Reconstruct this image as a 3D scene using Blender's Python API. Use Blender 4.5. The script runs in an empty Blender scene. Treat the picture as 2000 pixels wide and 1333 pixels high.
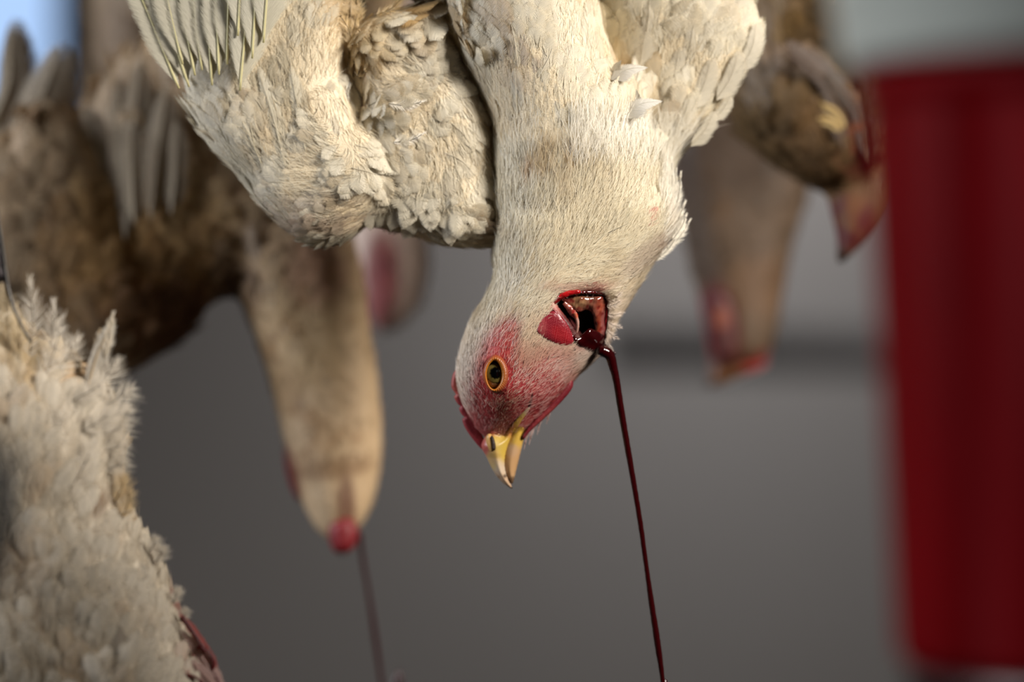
import bpy, math
import numpy as np
from mathutils import Vector
from mathutils.geometry import delaunay_2d_cdt

rng = np.random.default_rng(7)
sc = bpy.context.scene
COL = sc.collection

# ------------------------------------------------------------------ camera
ZC = 1.5
U = 36.0 / 135.0 / 2000.0          # metres per pixel per metre of distance
cam_d = bpy.data.cameras.new('camera')
cam = bpy.data.objects.new('camera', cam_d)
COL.objects.link(cam)
cam.location = (0, 0, ZC)
cam.rotation_euler = (math.pi / 2, 0, 0)
cam_d.sensor_width = 36
cam_d.lens = 135
cam_d.clip_start = 0.05
cam_d.dof.use_dof = True
cam_d.dof.focus_distance = 1.475
cam_d.dof.aperture_fstop = 2.8
sc.camera = cam

# ------------------------------------------------------------------ light
sc.view_settings.view_transform = 'Standard'
sc.view_settings.look = 'None'
sc.view_settings.gamma = 1
sc.view_settings.use_curve_mapping = False
sc.view_settings.exposure = 0.0

wd = bpy.data.worlds.new('world'); sc.world = wd
wd.use_nodes = True
bg = wd.node_tree.nodes['Background']
bg.inputs[0].default_value = (0.45, 0.65, 1.0, 1)
bg.inputs[1].default_value = 1.3

def area(name, loc, target, size, energy, color, spread=180):
    l = bpy.data.lights.new(name, 'AREA'); l.shape = 'RECTANGLE'
    l.size, l.size_y = size; l.energy = energy; l.color = color; l.spread = math.radians(spread)
    o = bpy.data.objects.new(name, l); COL.objects.link(o)
    o.location = loc
    o.rotation_euler = (Vector(target) - Vector(loc)).to_track_quat('-Z', 'Y').to_euler()
    return o
area('key_light_right', (1.85, 0.0, 2.75), (0.06, 1.5, 1.62), (0.8, 0.8), 13.6, (1.0, 0.93, 0.84), 56)  # added key light from the front right; the room has no door
area('fill_light_left', (-2.3, 1.2, 2.3), (0.0, 1.8, 1.5), (0.9, 0.9), 8.5, (0.9, 0.93, 1.0), 60)  # added fill for the birds on the left; no window on this side
area('wall_gradient_light', (0.18, 2.71, 1.87), (0.17, 2.9, 1.64), (0.3, 0.04), 3.4, (0.98, 0.98, 1.0))  # unseen light added to grade the back wall; no lamp fixture

# ------------------------------------------------------------------ helpers
def lin(c):
    c = np.asarray(c, float) / 255.0
    return np.where(c <= 0.04045, c / 12.92, ((c + 0.055) / 1.055) ** 2.4)

def P(px, py, d):
    return ((px - 1000) * U * d, d, ZC - (py - 666.5) * U * d)

def link(o, parent=None, label=None, cat=None, group=None, kind=None):
    COL.objects.link(o)
    if parent is not None: o.parent = parent
    if label: o['label'] = label
    if cat: o['category'] = cat
    if group: o['group'] = group
    if kind: o['kind'] = kind
    return o

def empty(name, loc, **k):
    o = bpy.data.objects.new(name, None); o.location = loc; o.empty_display_size = .02
    return link(o, **k)

def raw_mesh(name, V, F, mat=None, cols=None, smooth=True, uv=None, normals=None):
    """V (n,3); F list of arrays (k,3) and/or (k,4)"""
    me = bpy.data.meshes.new(name)
    if not isinstance(F, list): F = [F]
    F = [np.asarray(f, np.int32) for f in F if len(f)]
    V = np.asarray(V, np.float32)
    me.vertices.add(len(V)); me.vertices.foreach_set('co', V.ravel())
    idx = np.concatenate([f.ravel() for f in F])
    tot = np.concatenate([np.full(len(f), f.shape[1], np.int32) for f in F])
    st = np.concatenate([[0], np.cumsum(tot)[:-1]]).astype(np.int32)
    me.loops.add(len(idx)); me.loops.foreach_set('vertex_index', idx.astype(np.int32))
    me.polygons.add(len(tot)); me.polygons.foreach_set('loop_start', st)
    me.update(calc_edges=True)
    if smooth: me.polygons.foreach_set('use_smooth', np.ones(len(tot), bool))
    if cols is not None:
        a = me.color_attributes.new('Col', 'FLOAT_COLOR', 'POINT')
        cols = np.asarray(cols); c4 = np.zeros((len(V), 4), np.float32); c4[:, :cols.shape[1]] = cols
        a.data.foreach_set('color', c4.ravel())
    if uv is not None:
        l = me.uv_layers.new(name='UVMap')
        l.data.foreach_set('uv', np.asarray(uv, np.float32)[idx].ravel())
    if mat: me.materials.append(mat)
    if normals is not None: me.normals_split_custom_set_from_vertices(np.ascontiguousarray(normals, np.float32))
    return me

def part(name, me, parent, **k):
    o = bpy.data.objects.new(name, me)
    link(o, parent=parent, **k)
    if parent is not None:                       # geometry is in world space
        m = Vector((0, 0, 0)); p = parent
        while p is not None: m += p.location; p = p.parent
        o.location = -m
    return o

def chaikin(poly, n=2):
    p = np.asarray(poly, float)
    for _ in range(n):
        q = np.roll(p, -1, 0)
        p = np.stack([p * .75 + q * .25, p * .25 + q * .75], 1).reshape(-1, 2)
    return p

def resample(poly, step):
    p = np.vstack([poly, poly[:1]])
    s = np.concatenate([[0], np.cumsum(np.linalg.norm(np.diff(p, axis=0), axis=1))])
    n = max(8, int(s[-1] / step)); t = np.linspace(0, s[-1], n, endpoint=False)
    return np.stack([np.interp(t, s, p[:, 0]), np.interp(t, s, p[:, 1])], 1)

def inside(pts, poly):
    x, y = pts[:, 0], pts[:, 1]; r = np.zeros(len(pts), bool)
    a = poly; b = np.roll(poly, -1, 0)
    for (x1, y1), (x2, y2) in zip(a, b):
        if y1 == y2: continue
        c = ((y1 > y) != (y2 > y)) & (x < (x2 - x1) * (y - y1) / (y2 - y1) + x1)
        r ^= c
    return r

def edge_dist(pts, poly):
    a = poly; b = np.roll(poly, -1, 0); d = np.full(len(pts), 1e9)
    for p, q in zip(a, b):
        v = q - p; L = v @ v
        if L < 1e-9: continue
        t = np.clip(((pts - p) @ v) / L, 0, 1)
        d = np.minimum(d, np.linalg.norm(pts - (p + t[:, None] * v), axis=1))
    return d

def inflate(poly, T, R, step, off=0.0, sm=2, tilt=(0, 0, 0, 0), noise=0, ns=80, pw=2.0):
    """closed solid from an outline; px units, third axis = distance (px) towards camera negative.
    tilt=(cx,cy,ax,ay): extra depth ax*(x-cx)+ay*(y-cy)"""
    poly = chaikin(poly, sm) if sm else np.asarray(poly, float)
    bd = resample(poly, step)
    x0, y0 = bd.min(0); x1, y1 = bd.max(0)
    gx, gy = np.meshgrid(np.arange(x0, x1, step), np.arange(y0, y1, step))
    g = np.stack([gx.ravel(), gy.ravel()], 1)
    g[:, 0] += (np.round((g[:, 1] - y0) / step) % 2) * step * .5
    g = g[inside(g, bd)]
    dd = edge_dist(g, bd); k = dd > step * .45; g = g[k]; dd = dd[k]
    n = len(bd); pts = np.vstack([bd, g])
    D = np.concatenate([np.zeros(n), dd])
    res = delaunay_2d_cdt([Vector(p) for p in pts], [(i, (i + 1) % n) for i in range(n)], [], 0, 1e-6)
    tri = np.array([f for f in res[2] if len(f) == 3], int)
    vo = np.array([[v.x, v.y] for v in res[0]])
    if len(vo) != len(pts):
        D = edge_dist(vo, bd); D[:n] = 0
    pts = vo
    cen = pts[tri].mean(1); tri = tri[inside(cen, bd)]
    e1 = pts[tri[:, 1]] - pts[tri[:, 0]]; e2 = pts[tri[:, 2]] - pts[tri[:, 0]]
    fl = (e1[:, 0] * e2[:, 1] - e1[:, 1] * e2[:, 0]) < 0
    tri[fl] = tri[fl][:, ::-1]
    q = 1 - np.clip(D / R, 0, 1)
    h = T * (1 - q ** pw) ** (1 / pw)
    cx, cy, ax, ay = tilt
    base = off + ax * (pts[:, 0] - cx) + ay * (pts[:, 1] - cy)
    nz = 0
    if noise:
        nz = noise * smooth_noise(pts, ns) * np.clip(D / (R * .5), 0, 1)
    fz = base - h - nz; bz = base + h
    F3 = np.column_stack([pts, fz]); B3 = np.column_stack([pts, bz])
    m = len(pts); isb = np.arange(m) < n
    idx = np.arange(m) + m; idx[:n] = np.arange(n)
    used = np.concatenate([np.ones(m, bool), ~isb])
    V = np.vstack([F3, B3]); T2 = np.vstack([tri, idx[tri][:, ::-1]])
    rem = np.cumsum(used) - 1
    V = V[used]; T2 = rem[T2]
    # px y points down: flip so that normals point outward
    return V, T2

def smooth_noise(p, s, seed=0):
    p = p / s
    v = (np.sin(p[:, 0] * 1.7 + 1.3 * np.sin(p[:, 1] * 1.1 + seed)) + np.sin(p[:, 1] * 2.1 + 1.7 * np.sin(p[:, 0] * .9 + 2 + seed))
         + .5 * np.sin(p[:, 0] * 3.9 + p[:, 1] * 2.7 + seed * 2))
    return v / 2.5

def to_world(V, d0):
    s = U * d0
    return np.column_stack([(V[:, 0] - 1000) * s, d0 + V[:, 2] * s, ZC - (V[:, 1] - 666.5) * s])

def to_px(W, d0):
    s = U * d0
    return np.column_stack([W[:, 0] / s + 1000, (ZC - W[:, 2]) / s + 666.5, (W[:, 1] - d0) / s])

def solid(name, poly, T, R, step, d0, mat, parent, colfn=None, label=None, **k):
    V, F = inflate(poly, T, R, step, **k)
    W = to_world(V, d0)
    me = raw_mesh(name, W, F, mat, cols=None if colfn is None else colfn(V[:, :2]))
    return part(name, me, parent, label=label)

def curve_pts(pts, n):
    """Catmull-Rom through points (any dim)"""
    p = np.asarray(pts, float); p = np.vstack([2 * p[0] - p[1], p, 2 * p[-1] - p[-2]])
    m = len(p) - 3; t = np.linspace(0, m, n); i = np.minimum(t.astype(int), m - 1); f = (t - i)[:, None]
    a, b, c, d = p[i], p[i + 1], p[i + 2], p[i + 3]
    return .5 * (2 * b + (c - a) * f + (2 * a - 5 * b + 4 * c - d) * f ** 2 + (3 * b - a - 3 * c + d) * f ** 3)

def tube(pts, rad, n=60, k=12, jitter=0.0, smooth_path=True):
    """pts world (m,3), rad per point"""
    q = curve_pts(np.column_stack([pts, rad]), n) if smooth_path else np.column_stack([pts, rad])
    n = len(q)
    c, r = q[:, :3], np.maximum(q[:, 3], 1e-5)
    t = np.gradient(c, axis=0); t /= np.linalg.norm(t, axis=1)[:, None] + 1e-12
    up = np.array([0.13, 1.0, 0.07]); s = np.cross(t, up)
    s /= np.linalg.norm(s, axis=1)[:, None] + 1e-12; w = np.cross(s, t)
    a = np.linspace(0, 2 * np.pi, k, endpoint=False)
    ring = (np.cos(a)[None, :, None] * s[:, None] + np.sin(a)[None, :, None] * w[:, None])
    rr = r[:, None, None] * (1 + jitter * rng.normal(size=(n, k, 1)))
    V = (c[:, None] + ring * rr).reshape(-1, 3)
    F = []
    for i in range(n - 1):
        for j in range(k):
            F.append((i * k + j, i * k + (j + 1) % k, (i + 1) * k + (j + 1) % k, (i + 1) * k + j))
    V = np.vstack([V, c[:1], c[-1:]]); T = []
    for j in range(k):
        T.append((n * k, (j + 1) % k, j)); T.append((n * k + 1, (n - 1) * k + j, (n - 1) * k + (j + 1) % k))
    return V, [np.array(F), np.array(T)]

def box(name, lo, hi, mat, parent=None, bev=0, **k):
    lo = np.array(lo, float); hi = np.array(hi, float)
    V = np.array([[x, y, z] for x in (lo[0], hi[0]) for y in (lo[1], hi[1]) for z in (lo[2], hi[2])])
    F = np.array([(0, 1, 3, 2), (4, 6, 7, 5), (0, 4, 5, 1), (2, 3, 7, 6), (0, 2, 6, 4), (1, 5, 7, 3)])
    me = raw_mesh(name, V, F, mat, smooth=False)
    o = part(name, me, parent, **k)
    if bev:
        m = o.modifiers.new('bevel', 'BEVEL'); m.width = bev; m.segments = 2
    return o

# ------------------------------------------------------------------ materials
def mat_new(name):
    m = bpy.data.materials.new(name); m.use_nodes = True
    nt = m.node_tree; nt.nodes.clear()
    out = nt.nodes.new('ShaderNodeOutputMaterial')
    return m, nt, out
def N(nt, t, **k):
    n = nt.nodes.new(t)
    for a, b in k.items():
        if a.startswith('i_'):
            n.inputs[a[2:].replace('_', ' ')].default_value = b
        else: setattr(n, a, b)
    return n

def m_simple(name, rgb, rough=.6, metal=0, bump=0, bscale=200, var=0, vscale=30, coat=0, spec=.5, sss=0):
    m, nt, out = mat_new(name); L = nt.links
    b = N(nt, 'ShaderNodeBsdfPrincipled'); L.new(b.outputs[0], out.inputs[0])
    c = lin(rgb)
    b.inputs['Base Color'].default_value = (*c, 1); b.inputs['Roughness'].default_value = rough
    b.inputs['Metallic'].default_value = metal; b.inputs['Coat Weight'].default_value = coat
    b.inputs['Specular IOR Level'].default_value = spec
    if sss:
        b.inputs['Subsurface Weight'].default_value = sss; b.inputs['Subsurface Radius'].default_value = (.004, .0015, .001)
        b.inputs['Subsurface Scale'].default_value = 1
    tc = N(nt, 'ShaderNodeTexCoord')
    if var:
        n = N(nt, 'ShaderNodeTexNoise'); n.inputs['Scale'].default_value = vscale; n.inputs['Detail'].default_value = 6
        L.new(tc.outputs['Object'], n.inputs['Vector'])
        r = N(nt, 'ShaderNodeValToRGB'); L.new(n.outputs['Fac'], r.inputs[0])
        r.color_ramp.elements[0].position = .3; r.color_ramp.elements[1].position = .7
        r.color_ramp.elements[0].color = (*(c * (1 - var)), 1); r.color_ramp.elements[1].color = (*np.minimum(c * (1 + var), 1), 1)
        L.new(r.outputs[0], b.inputs['Base Color'])
    if bump:
        n = N(nt, 'ShaderNodeTexNoise'); n.inputs['Scale'].default_value = bscale; n.inputs['Detail'].default_value = 4
        L.new(tc.outputs['Object'], n.inputs['Vector'])
        bp = N(nt, 'ShaderNodeBump'); bp.inputs['Strength'].default_value = bump; bp.inputs['Distance'].default_value = .001
        L.new(n.outputs['Fac'], bp.inputs['Height']); L.new(bp.outputs[0], b.inputs['Normal'])
    return m

def m_feather(name, trans=.25, barb=True):
    """vane: colour attribute, barb lines slanting off the rachis from uv"""
    m, nt, out = mat_new(name); L = nt.links
    ca = N(nt, 'ShaderNodeVertexColor', layer_name='Col')
    d = N(nt, 'ShaderNodeBsdfDiffuse'); t = N(nt, 'ShaderNodeBsdfTranslucent')
    g = N(nt, 'ShaderNodeBsdfGlossy'); g.inputs['Roughness'].default_value = .45
    mx = N(nt, 'ShaderNodeMixShader'); mx.inputs[0].default_value = trans
    mg = N(nt, 'ShaderNodeMixShader'); mg.inputs[0].default_value = .04
    L.new(d.outputs[0], mx.inputs[1]); L.new(t.outputs[0], mx.inputs[2])
    L.new(mx.outputs[0], mg.inputs[1]); L.new(g.outputs[0], mg.inputs[2]); L.new(mg.outputs[0], out.inputs[0])
    col = ca.outputs['Color']
    if barb:
        uv = N(nt, 'ShaderNodeUVMap'); uv.uv_map = 'UVMap'
        sp = N(nt, 'ShaderNodeSeparateXYZ'); L.new(uv.outputs[0], sp.inputs[0])
        ab = N(nt, 'ShaderNodeMath', operation='ABSOLUTE'); L.new(sp.outputs[0], ab.inputs[0])
        # y runs base->tip in mm, x = signed distance from the rachis in mm
        sb = N(nt, 'ShaderNodeMath', operation='MULTIPLY'); L.new(ab.outputs[0], sb.inputs[0]); sb.inputs[1].default_value = 1.1
        s2 = N(nt, 'ShaderNodeMath', operation='SUBTRACT'); L.new(sp.outputs[1], s2.inputs[0]); L.new(sb.outputs[0], s2.inputs[1])
        cb = N(nt, 'ShaderNodeCombineXYZ'); L.new(s2.outputs[0], cb.inputs[0])
        m3 = N(nt, 'ShaderNodeMath', operation='MULTIPLY'); L.new(sp.outputs[0], m3.inputs[0]); m3.inputs[1].default_value = .15
        L.new(m3.outputs[0], cb.inputs[1])
        nz = N(nt, 'ShaderNodeTexNoise'); nz.inputs['Scale'].default_value = 2.6; nz.inputs['Detail'].default_value = 3
        L.new(cb.outputs[0], nz.inputs['Vector'])
        bp = N(nt, 'ShaderNodeBump'); bp.inputs['Strength'].default_value = .5; bp.inputs['Distance'].default_value = .0006
        L.new(nz.outputs['Fac'], bp.inputs['Height'])
        for s in (d, t, g): L.new(bp.outputs[0], s.inputs['Normal'])
        mr = N(nt, 'ShaderNodeMapRange'); L.new(nz.outputs['Fac'], mr.inputs[0])
        mr.inputs[1].default_value = .3; mr.inputs[2].default_value = .7; mr.inputs[3].default_value = .86; mr.inputs[4].default_value = 1.06
        vm = N(nt, 'ShaderNodeVectorMath', operation='SCALE'); L.new(col, vm.inputs[0]); L.new(mr.outputs[0], vm.inputs['Scale'])
        col = vm.outputs[0]
        # frayed rim: the alpha channel of the colour attribute grows to 1 at the edge of the vane
        a1 = N(nt, 'ShaderNodeMath', operation='MULTIPLY_ADD'); L.new(nz.outputs['Fac'], a1.inputs[0]); a1.inputs[1].default_value = 1.5; a1.inputs[2].default_value = -.75
        a2 = N(nt, 'ShaderNodeMath', operation='ADD'); L.new(ca.outputs['Alpha'], a2.inputs[0]); L.new(a1.outputs[0], a2.inputs[1])
        a3 = N(nt, 'ShaderNodeMapRange'); L.new(a2.outputs[0], a3.inputs[0]); a3.inputs[1].default_value = .6; a3.inputs[2].default_value = .98
        tp = N(nt, 'ShaderNodeBsdfTransparent'); ms = N(nt, 'ShaderNodeMixShader')
        L.new(a3.outputs[0], ms.inputs[0]); L.new(mg.outputs[0], ms.inputs[1]); L.new(tp.outputs[0], ms.inputs[2]); L.new(ms.outputs[0], out.inputs[0])
    for s in (d, t): L.new(col, s.inputs['Color'])
    return m

def m_attr(name, rough=.5, bump=0, bscale=600, spec=.5, coat=0, sss=0, bdist=.0004):
    m, nt, out = mat_new(name); L = nt.links
    b = N(nt, 'ShaderNodeBsdfPrincipled'); L.new(b.outputs[0], out.inputs[0])
    ca = N(nt, 'ShaderNodeVertexColor', layer_name='Col'); L.new(ca.outputs[0], b.inputs['Base Color'])
    b.inputs['Roughness'].default_value = rough; b.inputs['Specular IOR Level'].default_value = spec
    b.inputs['Coat Weight'].default_value = coat
    if sss:
        b.inputs['Subsurface Weight'].default_value = sss; b.inputs['Subsurface Radius'].default_value = (.003, .001, .0007)
        b.inputs['Subsurface Scale'].default_value = 1
    if bump:
        tc = N(nt, 'ShaderNodeTexCoord'); n = N(nt, 'ShaderNodeTexNoise'); n.inputs['Scale'].default_value = bscale
        L.new(tc.outputs['Object'], n.inputs['Vector'])
        bp = N(nt, 'ShaderNodeBump'); bp.inputs['Strength'].default_value = bump; bp.inputs['Distance'].default_value = bdist
        L.new(n.outputs['Fac'], bp.inputs['Height']); L.new(bp.outputs[0], b.inputs['Normal'])
    return m

M_VANE = m_feather('feather_vane')
M_FUZZ = m_feather('feather_barbs', trans=.3, barb=False)
M_SKIN = m_attr('bird_skin', rough=.6, bump=.5, bscale=900)
M_FACE = m_attr('bare_red_skin', rough=.5, bump=.6, bscale=1400, sss=.0)
M_HORN = m_attr('beak_horn', rough=.38, bump=.15, bscale=500, spec=.5)
M_WET = m_attr('wet_tissue', rough=.16, bump=.5, bscale=260, spec=.7, coat=.6, bdist=.0009)
M_BLOOD = m_simple('blood', (44, 3, 5), rough=.12, coat=.5)
M_BLOODDRY = m_simple('drying_blood', (88, 8, 12), rough=.4)
M_STEEL = m_simple('dull_steel', (70, 68, 66), rough=.35, metal=1, bump=.2)
M_BLACK = m_simple('black_rubber', (10, 10, 10), rough=.6)
M_REDPL = m_simple('red_plastic', (122, 0, 8), rough=.6, spec=.06, var=.12, vscale=12)
M_PALEPL = m_simple('pale_grey_plastic', (240, 245, 232), rough=.5, var=.06, vscale=10)
M_WALL = m_simple('grey_painted_wall', (66, 62, 59), rough=.75, var=.07, vscale=3, bump=.3, bscale=60)
M_DARKWALL = m_simple('dim_plaster', (120, 112, 104), rough=.8, var=.1, vscale=3)
M_FLOOR = m_simple('wet_concrete_floor', (96, 92, 86), rough=.5, var=.2, vscale=4, bump=.4, bscale=40)
M_FRAME = m_simple('dark_brown_frame', (46, 36, 30), rough=.6, var=.15, vscale=20)
M_SILL = m_simple('blue_grey_sill_shade', (84, 98, 128), rough=.6, var=.08, vscale=20)  # shade of the window reveal put into the sill colour

# ------------------------------------------------------------------ room
box('floor', (-2.6, -2.0, -.1), (2.6, 3.1, 0), M_FLOOR, kind='structure', label=None)
box('ceiling', (-2.6, -2.0, 3.1), (2.6, 3.1, 3.2), M_DARKWALL, kind='structure')
box('wall_left', (-2.7, -2.0, 0), (-2.6, 3.1, 3.1), M_DARKWALL, kind='structure')
box('wall_right', (2.6, -2.0, 0), (2.7, 3.1, 3.1), M_DARKWALL, kind='structure')
box('wall_front', (-2.6, -2.1, 0), (2.6, -2.0, 3.1), M_DARKWALL, kind='structure')
WB = 2.9
wx0, wx1, wz0, wz1 = -1.3, P(128, 0, WB)[0], P(0, 215, WB)[2], 2.7
wv = []; wf = []
def quadbox(lo, hi):
    b = len(wv)
    for x in (lo[0], hi[0]):
        for y in (lo[1], hi[1]):
            for z in (lo[2], hi[2]): wv.append((x, y, z))
    wf.extend([tuple(b + i for i in f) for f in ((0, 1, 3, 2), (4, 6, 7, 5), (0, 4, 5, 1), (2, 3, 7, 6), (0, 2, 6, 4), (1, 5, 7, 3))])
quadbox((-2.6, WB, 0), (2.6, WB + .12, wz0))
quadbox((-2.6, WB, wz1), (2.6, WB + .12, 3.1))
quadbox((-2.6, WB, wz0), (wx0, WB + .12, wz1))
quadbox((wx1, WB, wz0), (2.6, WB + .12, wz1))
part('wall_back', raw_mesh('wall_back', np.array(wv), np.array(wf), M_WALL, smooth=False), None, kind='structure')
# window frame, sill and pane
wr = box('window_1', (wx0, WB + .05, wz0), (wx0 + .03, WB + .09, wz1), M_FRAME, kind='structure')
box('jamb', (wx1 - .004, WB - .03, wz0 - .07), (wx1 + .046, WB + .125, wz1), M_FRAME, parent=wr)
box('sill', (wx0, WB - .05, wz0 - .08), (wx1 - .004, WB + .1, wz0 + .004), M_SILL, parent=wr)
box('head_frame', (wx0, WB + .0, wz1 - .03), (wx1, WB + .11, wz1), M_FRAME, parent=wr)
gm, nt, out = mat_new('window_glass')
gl = N(nt, 'ShaderNodeBsdfPrincipled'); gl.inputs['Transmission Weight'].default_value = 1; gl.inputs['Roughness'].default_value = .02
gl.inputs['IOR'].default_value = 1.05; nt.links.new(gl.outputs[0], out.inputs[0])
box('pane', (wx0 + .03, WB + .068, wz0 + .004), (wx1 - .004, WB + .072, wz1 - .03), gm, parent=wr)
# ledge on the back wall
z = P(0, 672, WB)[2]; x0 = P(1180, 0, WB)[0]
V_ = [(x0, WB, z + .018), (x0, WB - .0016, z + .010), (x0, WB - .0016, z - .018), (x0, WB, z - .018)]
V_ += [(2.6, a, b - .004) for _, a, b in V_]
part('trim_1', raw_mesh('trim_1', np.array(V_), [np.array([(0, 1, 5, 4), (1, 2, 6, 5), (2, 3, 7, 6), (0, 3, 2, 1), (4, 5, 6, 7), (0, 4, 7, 3)])], M_WALL, smooth=False), None, kind='structure')

# ------------------------------------------------------------------ plumage engines
def flow(px, guides):
    g = np.array([(a[0], a[1]) for a in guides], float)
    vals = np.array([a[2:] for a in guides], float)
    out = np.zeros((len(px), vals.shape[1]))
    for i in range(0, len(px), 20000):
        d = np.linalg.norm(px[i:i + 20000, None, :2] - g[None], axis=2) + 12
        w = d ** -3.5; w /= w.sum(1)[:, None]
        out[i:i + 20000] = w @ vals
    return out

def sample(me, n, weight=None, d0=1.5):
    me.calc_loop_triangles()
    nt_ = len(me.loop_triangles); tv = np.empty(nt_ * 3, np.int32); me.loop_triangles.foreach_get('vertices', tv); tv = tv.reshape(-1, 3)
    co = np.empty(len(me.vertices) * 3, np.float32); me.vertices.foreach_get('co', co); co = co.reshape(-1, 3).astype(float)
    no = np.empty(len(me.vertices) * 3, np.float32); me.vertices.foreach_get('normal', no); no = no.reshape(-1, 3).astype(float)
    a = co[tv]; ar = np.linalg.norm(np.cross(a[:, 1] - a[:, 0], a[:, 2] - a[:, 0]), axis=1)
    if weight is not None:
        c = a.mean(1); ar = ar * weight(to_px(c, d0))
    cdf = np.cumsum(ar); cdf /= cdf[-1]
    t = np.minimum(np.searchsorted(cdf, rng.random(n)), nt_ - 1)
    r = rng.random((n, 2)); f = r.sum(1) > 1; r[f] = 1 - r[f]
    b = np.column_stack([1 - r.sum(1), r])
    p = (a[t] * b[..., None]).sum(1); nn = (no[tv[t]] * b[..., None]).sum(1)
    nn /= np.linalg.norm(nn, axis=1)[:, None] + 1e-12
    return p, nn

def nrm(v): return v / (np.linalg.norm(v, axis=-1)[..., None] + 1e-12)

def feathers(p, nn, dr, L, W, lift, curl, camber, cols, nS=9, nT=7, jag=.012, tipk=3.4):
    """shingled contour feathers joined into V,F,cols,uv"""
    n = len(p); side = nrm(np.cross(dr, nn))
    S = np.linspace(0, 1, nS); T = np.linspace(-1, 1, nT)
    s = np.broadcast_to(S[None, :, None], (n, nS, nT)).copy(); t = np.broadcast_to(T[None, None, :], (n, nS, nT))
    s += jag * rng.normal(size=s.shape) * (S[None, :, None] > .55) * (.3 + abs(t))
    w = (np.clip(S, .0, 1) ** .6 * (1 - S ** tipk) ** .6 * 1.25 + .06)
    w[-1] = .10
    w = w[None, :, None]
    s = s - .10 * (t ** 2) * (S[None, :, None] > .5)
    L_ = L[:, None, None]; W_ = W[:, None, None]
    along = s * L_; x = t * w * W_
    up = lift[:, None, None] * along + curl[:, None, None] * (s ** 2) * L_ - camber * (t ** 2) * w * W_
    bend = rng.normal(size=(n, 1, 1)) * .12 * s ** 2 * L_
    V = p[:, None, None] + dr[:, None, None] * along[..., None] + side[:, None, None] * (x + bend)[..., None] + nn[:, None, None] * up[..., None]
    q = np.arange(nS * nT).reshape(nS, nT)
    f = np.stack([q[:-1, :-1], q[:-1, 1:], q[1:, 1:], q[1:, :-1]], -1).reshape(-1, 4)
    F = (f[None] + (np.arange(n) * nS * nT)[:, None, None]).reshape(-1, 4)
    NN = nrm(nn[:, None, None] + side[:, None, None] * (t * .3)[..., None] + dr[:, None, None] * (.10 + .35 * np.clip(s - .75, 0, 1))[..., None])
    C = np.broadcast_to(cols[:, None, None], (n, nS, nT, 3)) * (1 - .10 * np.exp(-(t / .12) ** 2))[..., None]
    E = np.maximum(abs(t), np.broadcast_to(S[None, :, None] ** 3, t.shape)); C = np.concatenate([C, E[..., None]], -1)
    uv = np.stack([x * 1000 + 40 * (np.arange(n) % 50)[:, None, None] * 0, along * 1000 + (np.arange(n) * 7.3 % 91)[:, None, None]], -1)
    return V.reshape(-1, 3), F, C.reshape(-1, 4), uv.reshape(-1, 2), NN.reshape(-1, 3)

def strands(p, nn, dr, L, r, lift, curl, cols):
    n = len(p); side = nrm(np.cross(dr, nn) + .5 * rng.normal(size=(n, 3)) * 1)
    side = nrm(side - dr * (side * dr).sum(1)[:, None])
    wob = rng.normal(size=(n, 1)) * .10
    L = L[:, None]; r = r[:, None]; lift = lift[:, None]; curl = curl[:, None]
    sd = nrm(np.cross(dr, nn))
    def at(s): return p + dr * L * s + nn * (lift * s + curl * s * s) * L + sd * wob * s * s * L
    a, b, c = at(0), at(.5), at(1.)
    V = np.stack([a - side * r, a + side * r, b - side * r * .8, b + side * r * .8, c], 1).reshape(-1, 3)
    k = np.arange(n)[:, None] * 5
    Q = k + np.array([[0, 1, 3, 2]]); T = k + np.array([[2, 3, 4]])
    C = np.repeat(cols, 5, axis=0)
    NN = nrm(nn + sd * rng.normal(size=(n, 1)) * .2)
    return V, [Q, T], C, np.repeat(NN, 5, axis=0)

def fuse(solids, d0, voxel, name, smooth_it=4):
    Vs = []; Fs = []; b = 0
    for V, F in solids:
        Vs.append(to_world(V, d0)); Fs.append(F + b); b += len(V)
    me = raw_mesh(name + '_tmp', np.vstack(Vs), np.vstack(Fs))
    o = bpy.data.objects.new('tmp', me); COL.objects.link(o)
    m = o.modifiers.new('r', 'REMESH'); m.mode = 'VOXEL'; m.voxel_size = voxel
    s = o.modifiers.new('s', 'SMOOTH'); s.factor = .5; s.iterations = smooth_it
    dg = bpy.context.evaluated_depsgraph_get(); dg.update()
    res = bpy.data.meshes.new_from_object(o.evaluated_get(dg))
    bpy.data.objects.remove(o); bpy.data.meshes.remove(me)
    res.name = name; res.polygons.foreach_set('use_smooth', np.ones(len(res.polygons), bool))
    # make sure normals look outwards
    co = np.empty(len(res.vertices) * 3, np.float32); res.vertices.foreach_get('co', co); co = co.reshape(-1, 3)
    res.calc_loop_triangles(); tv = np.empty(len(res.loop_triangles) * 3, np.int32); res.loop_triangles.foreach_get('vertices', tv); tv = tv.reshape(-1, 3)
    a = co[tv].astype(float)
    if np.einsum('ij,ij->i', a[:, 0] - a.mean((0, 1)), np.cross(a[:, 1] - a.mean((0, 1)), a[:, 2] - a.mean((0, 1)))).sum() < 0: res.flip_normals()
    return res

def blobs(px, base, bl):
    """colour patches: (x,y,rx,ry,angle,rgb,strength)"""
    c = np.broadcast_to(lin(base), (len(px), 3)).copy()
    for x, y, rx, ry, an, rgb, st in bl:
        ca, sa = math.cos(math.radians(an)), math.sin(math.radians(an))
        dx = px[:, 0] - x; dy = px[:, 1] - y
        q = ((dx * ca + dy * sa) / rx) ** 2 + ((-dx * sa + dy * ca) / ry) ** 2
        w = st / (1 + np.exp((q - 1) * 4))
        c = c * (1 - w[:, None]) + lin(rgb) * w[:, None]
    return c

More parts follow.
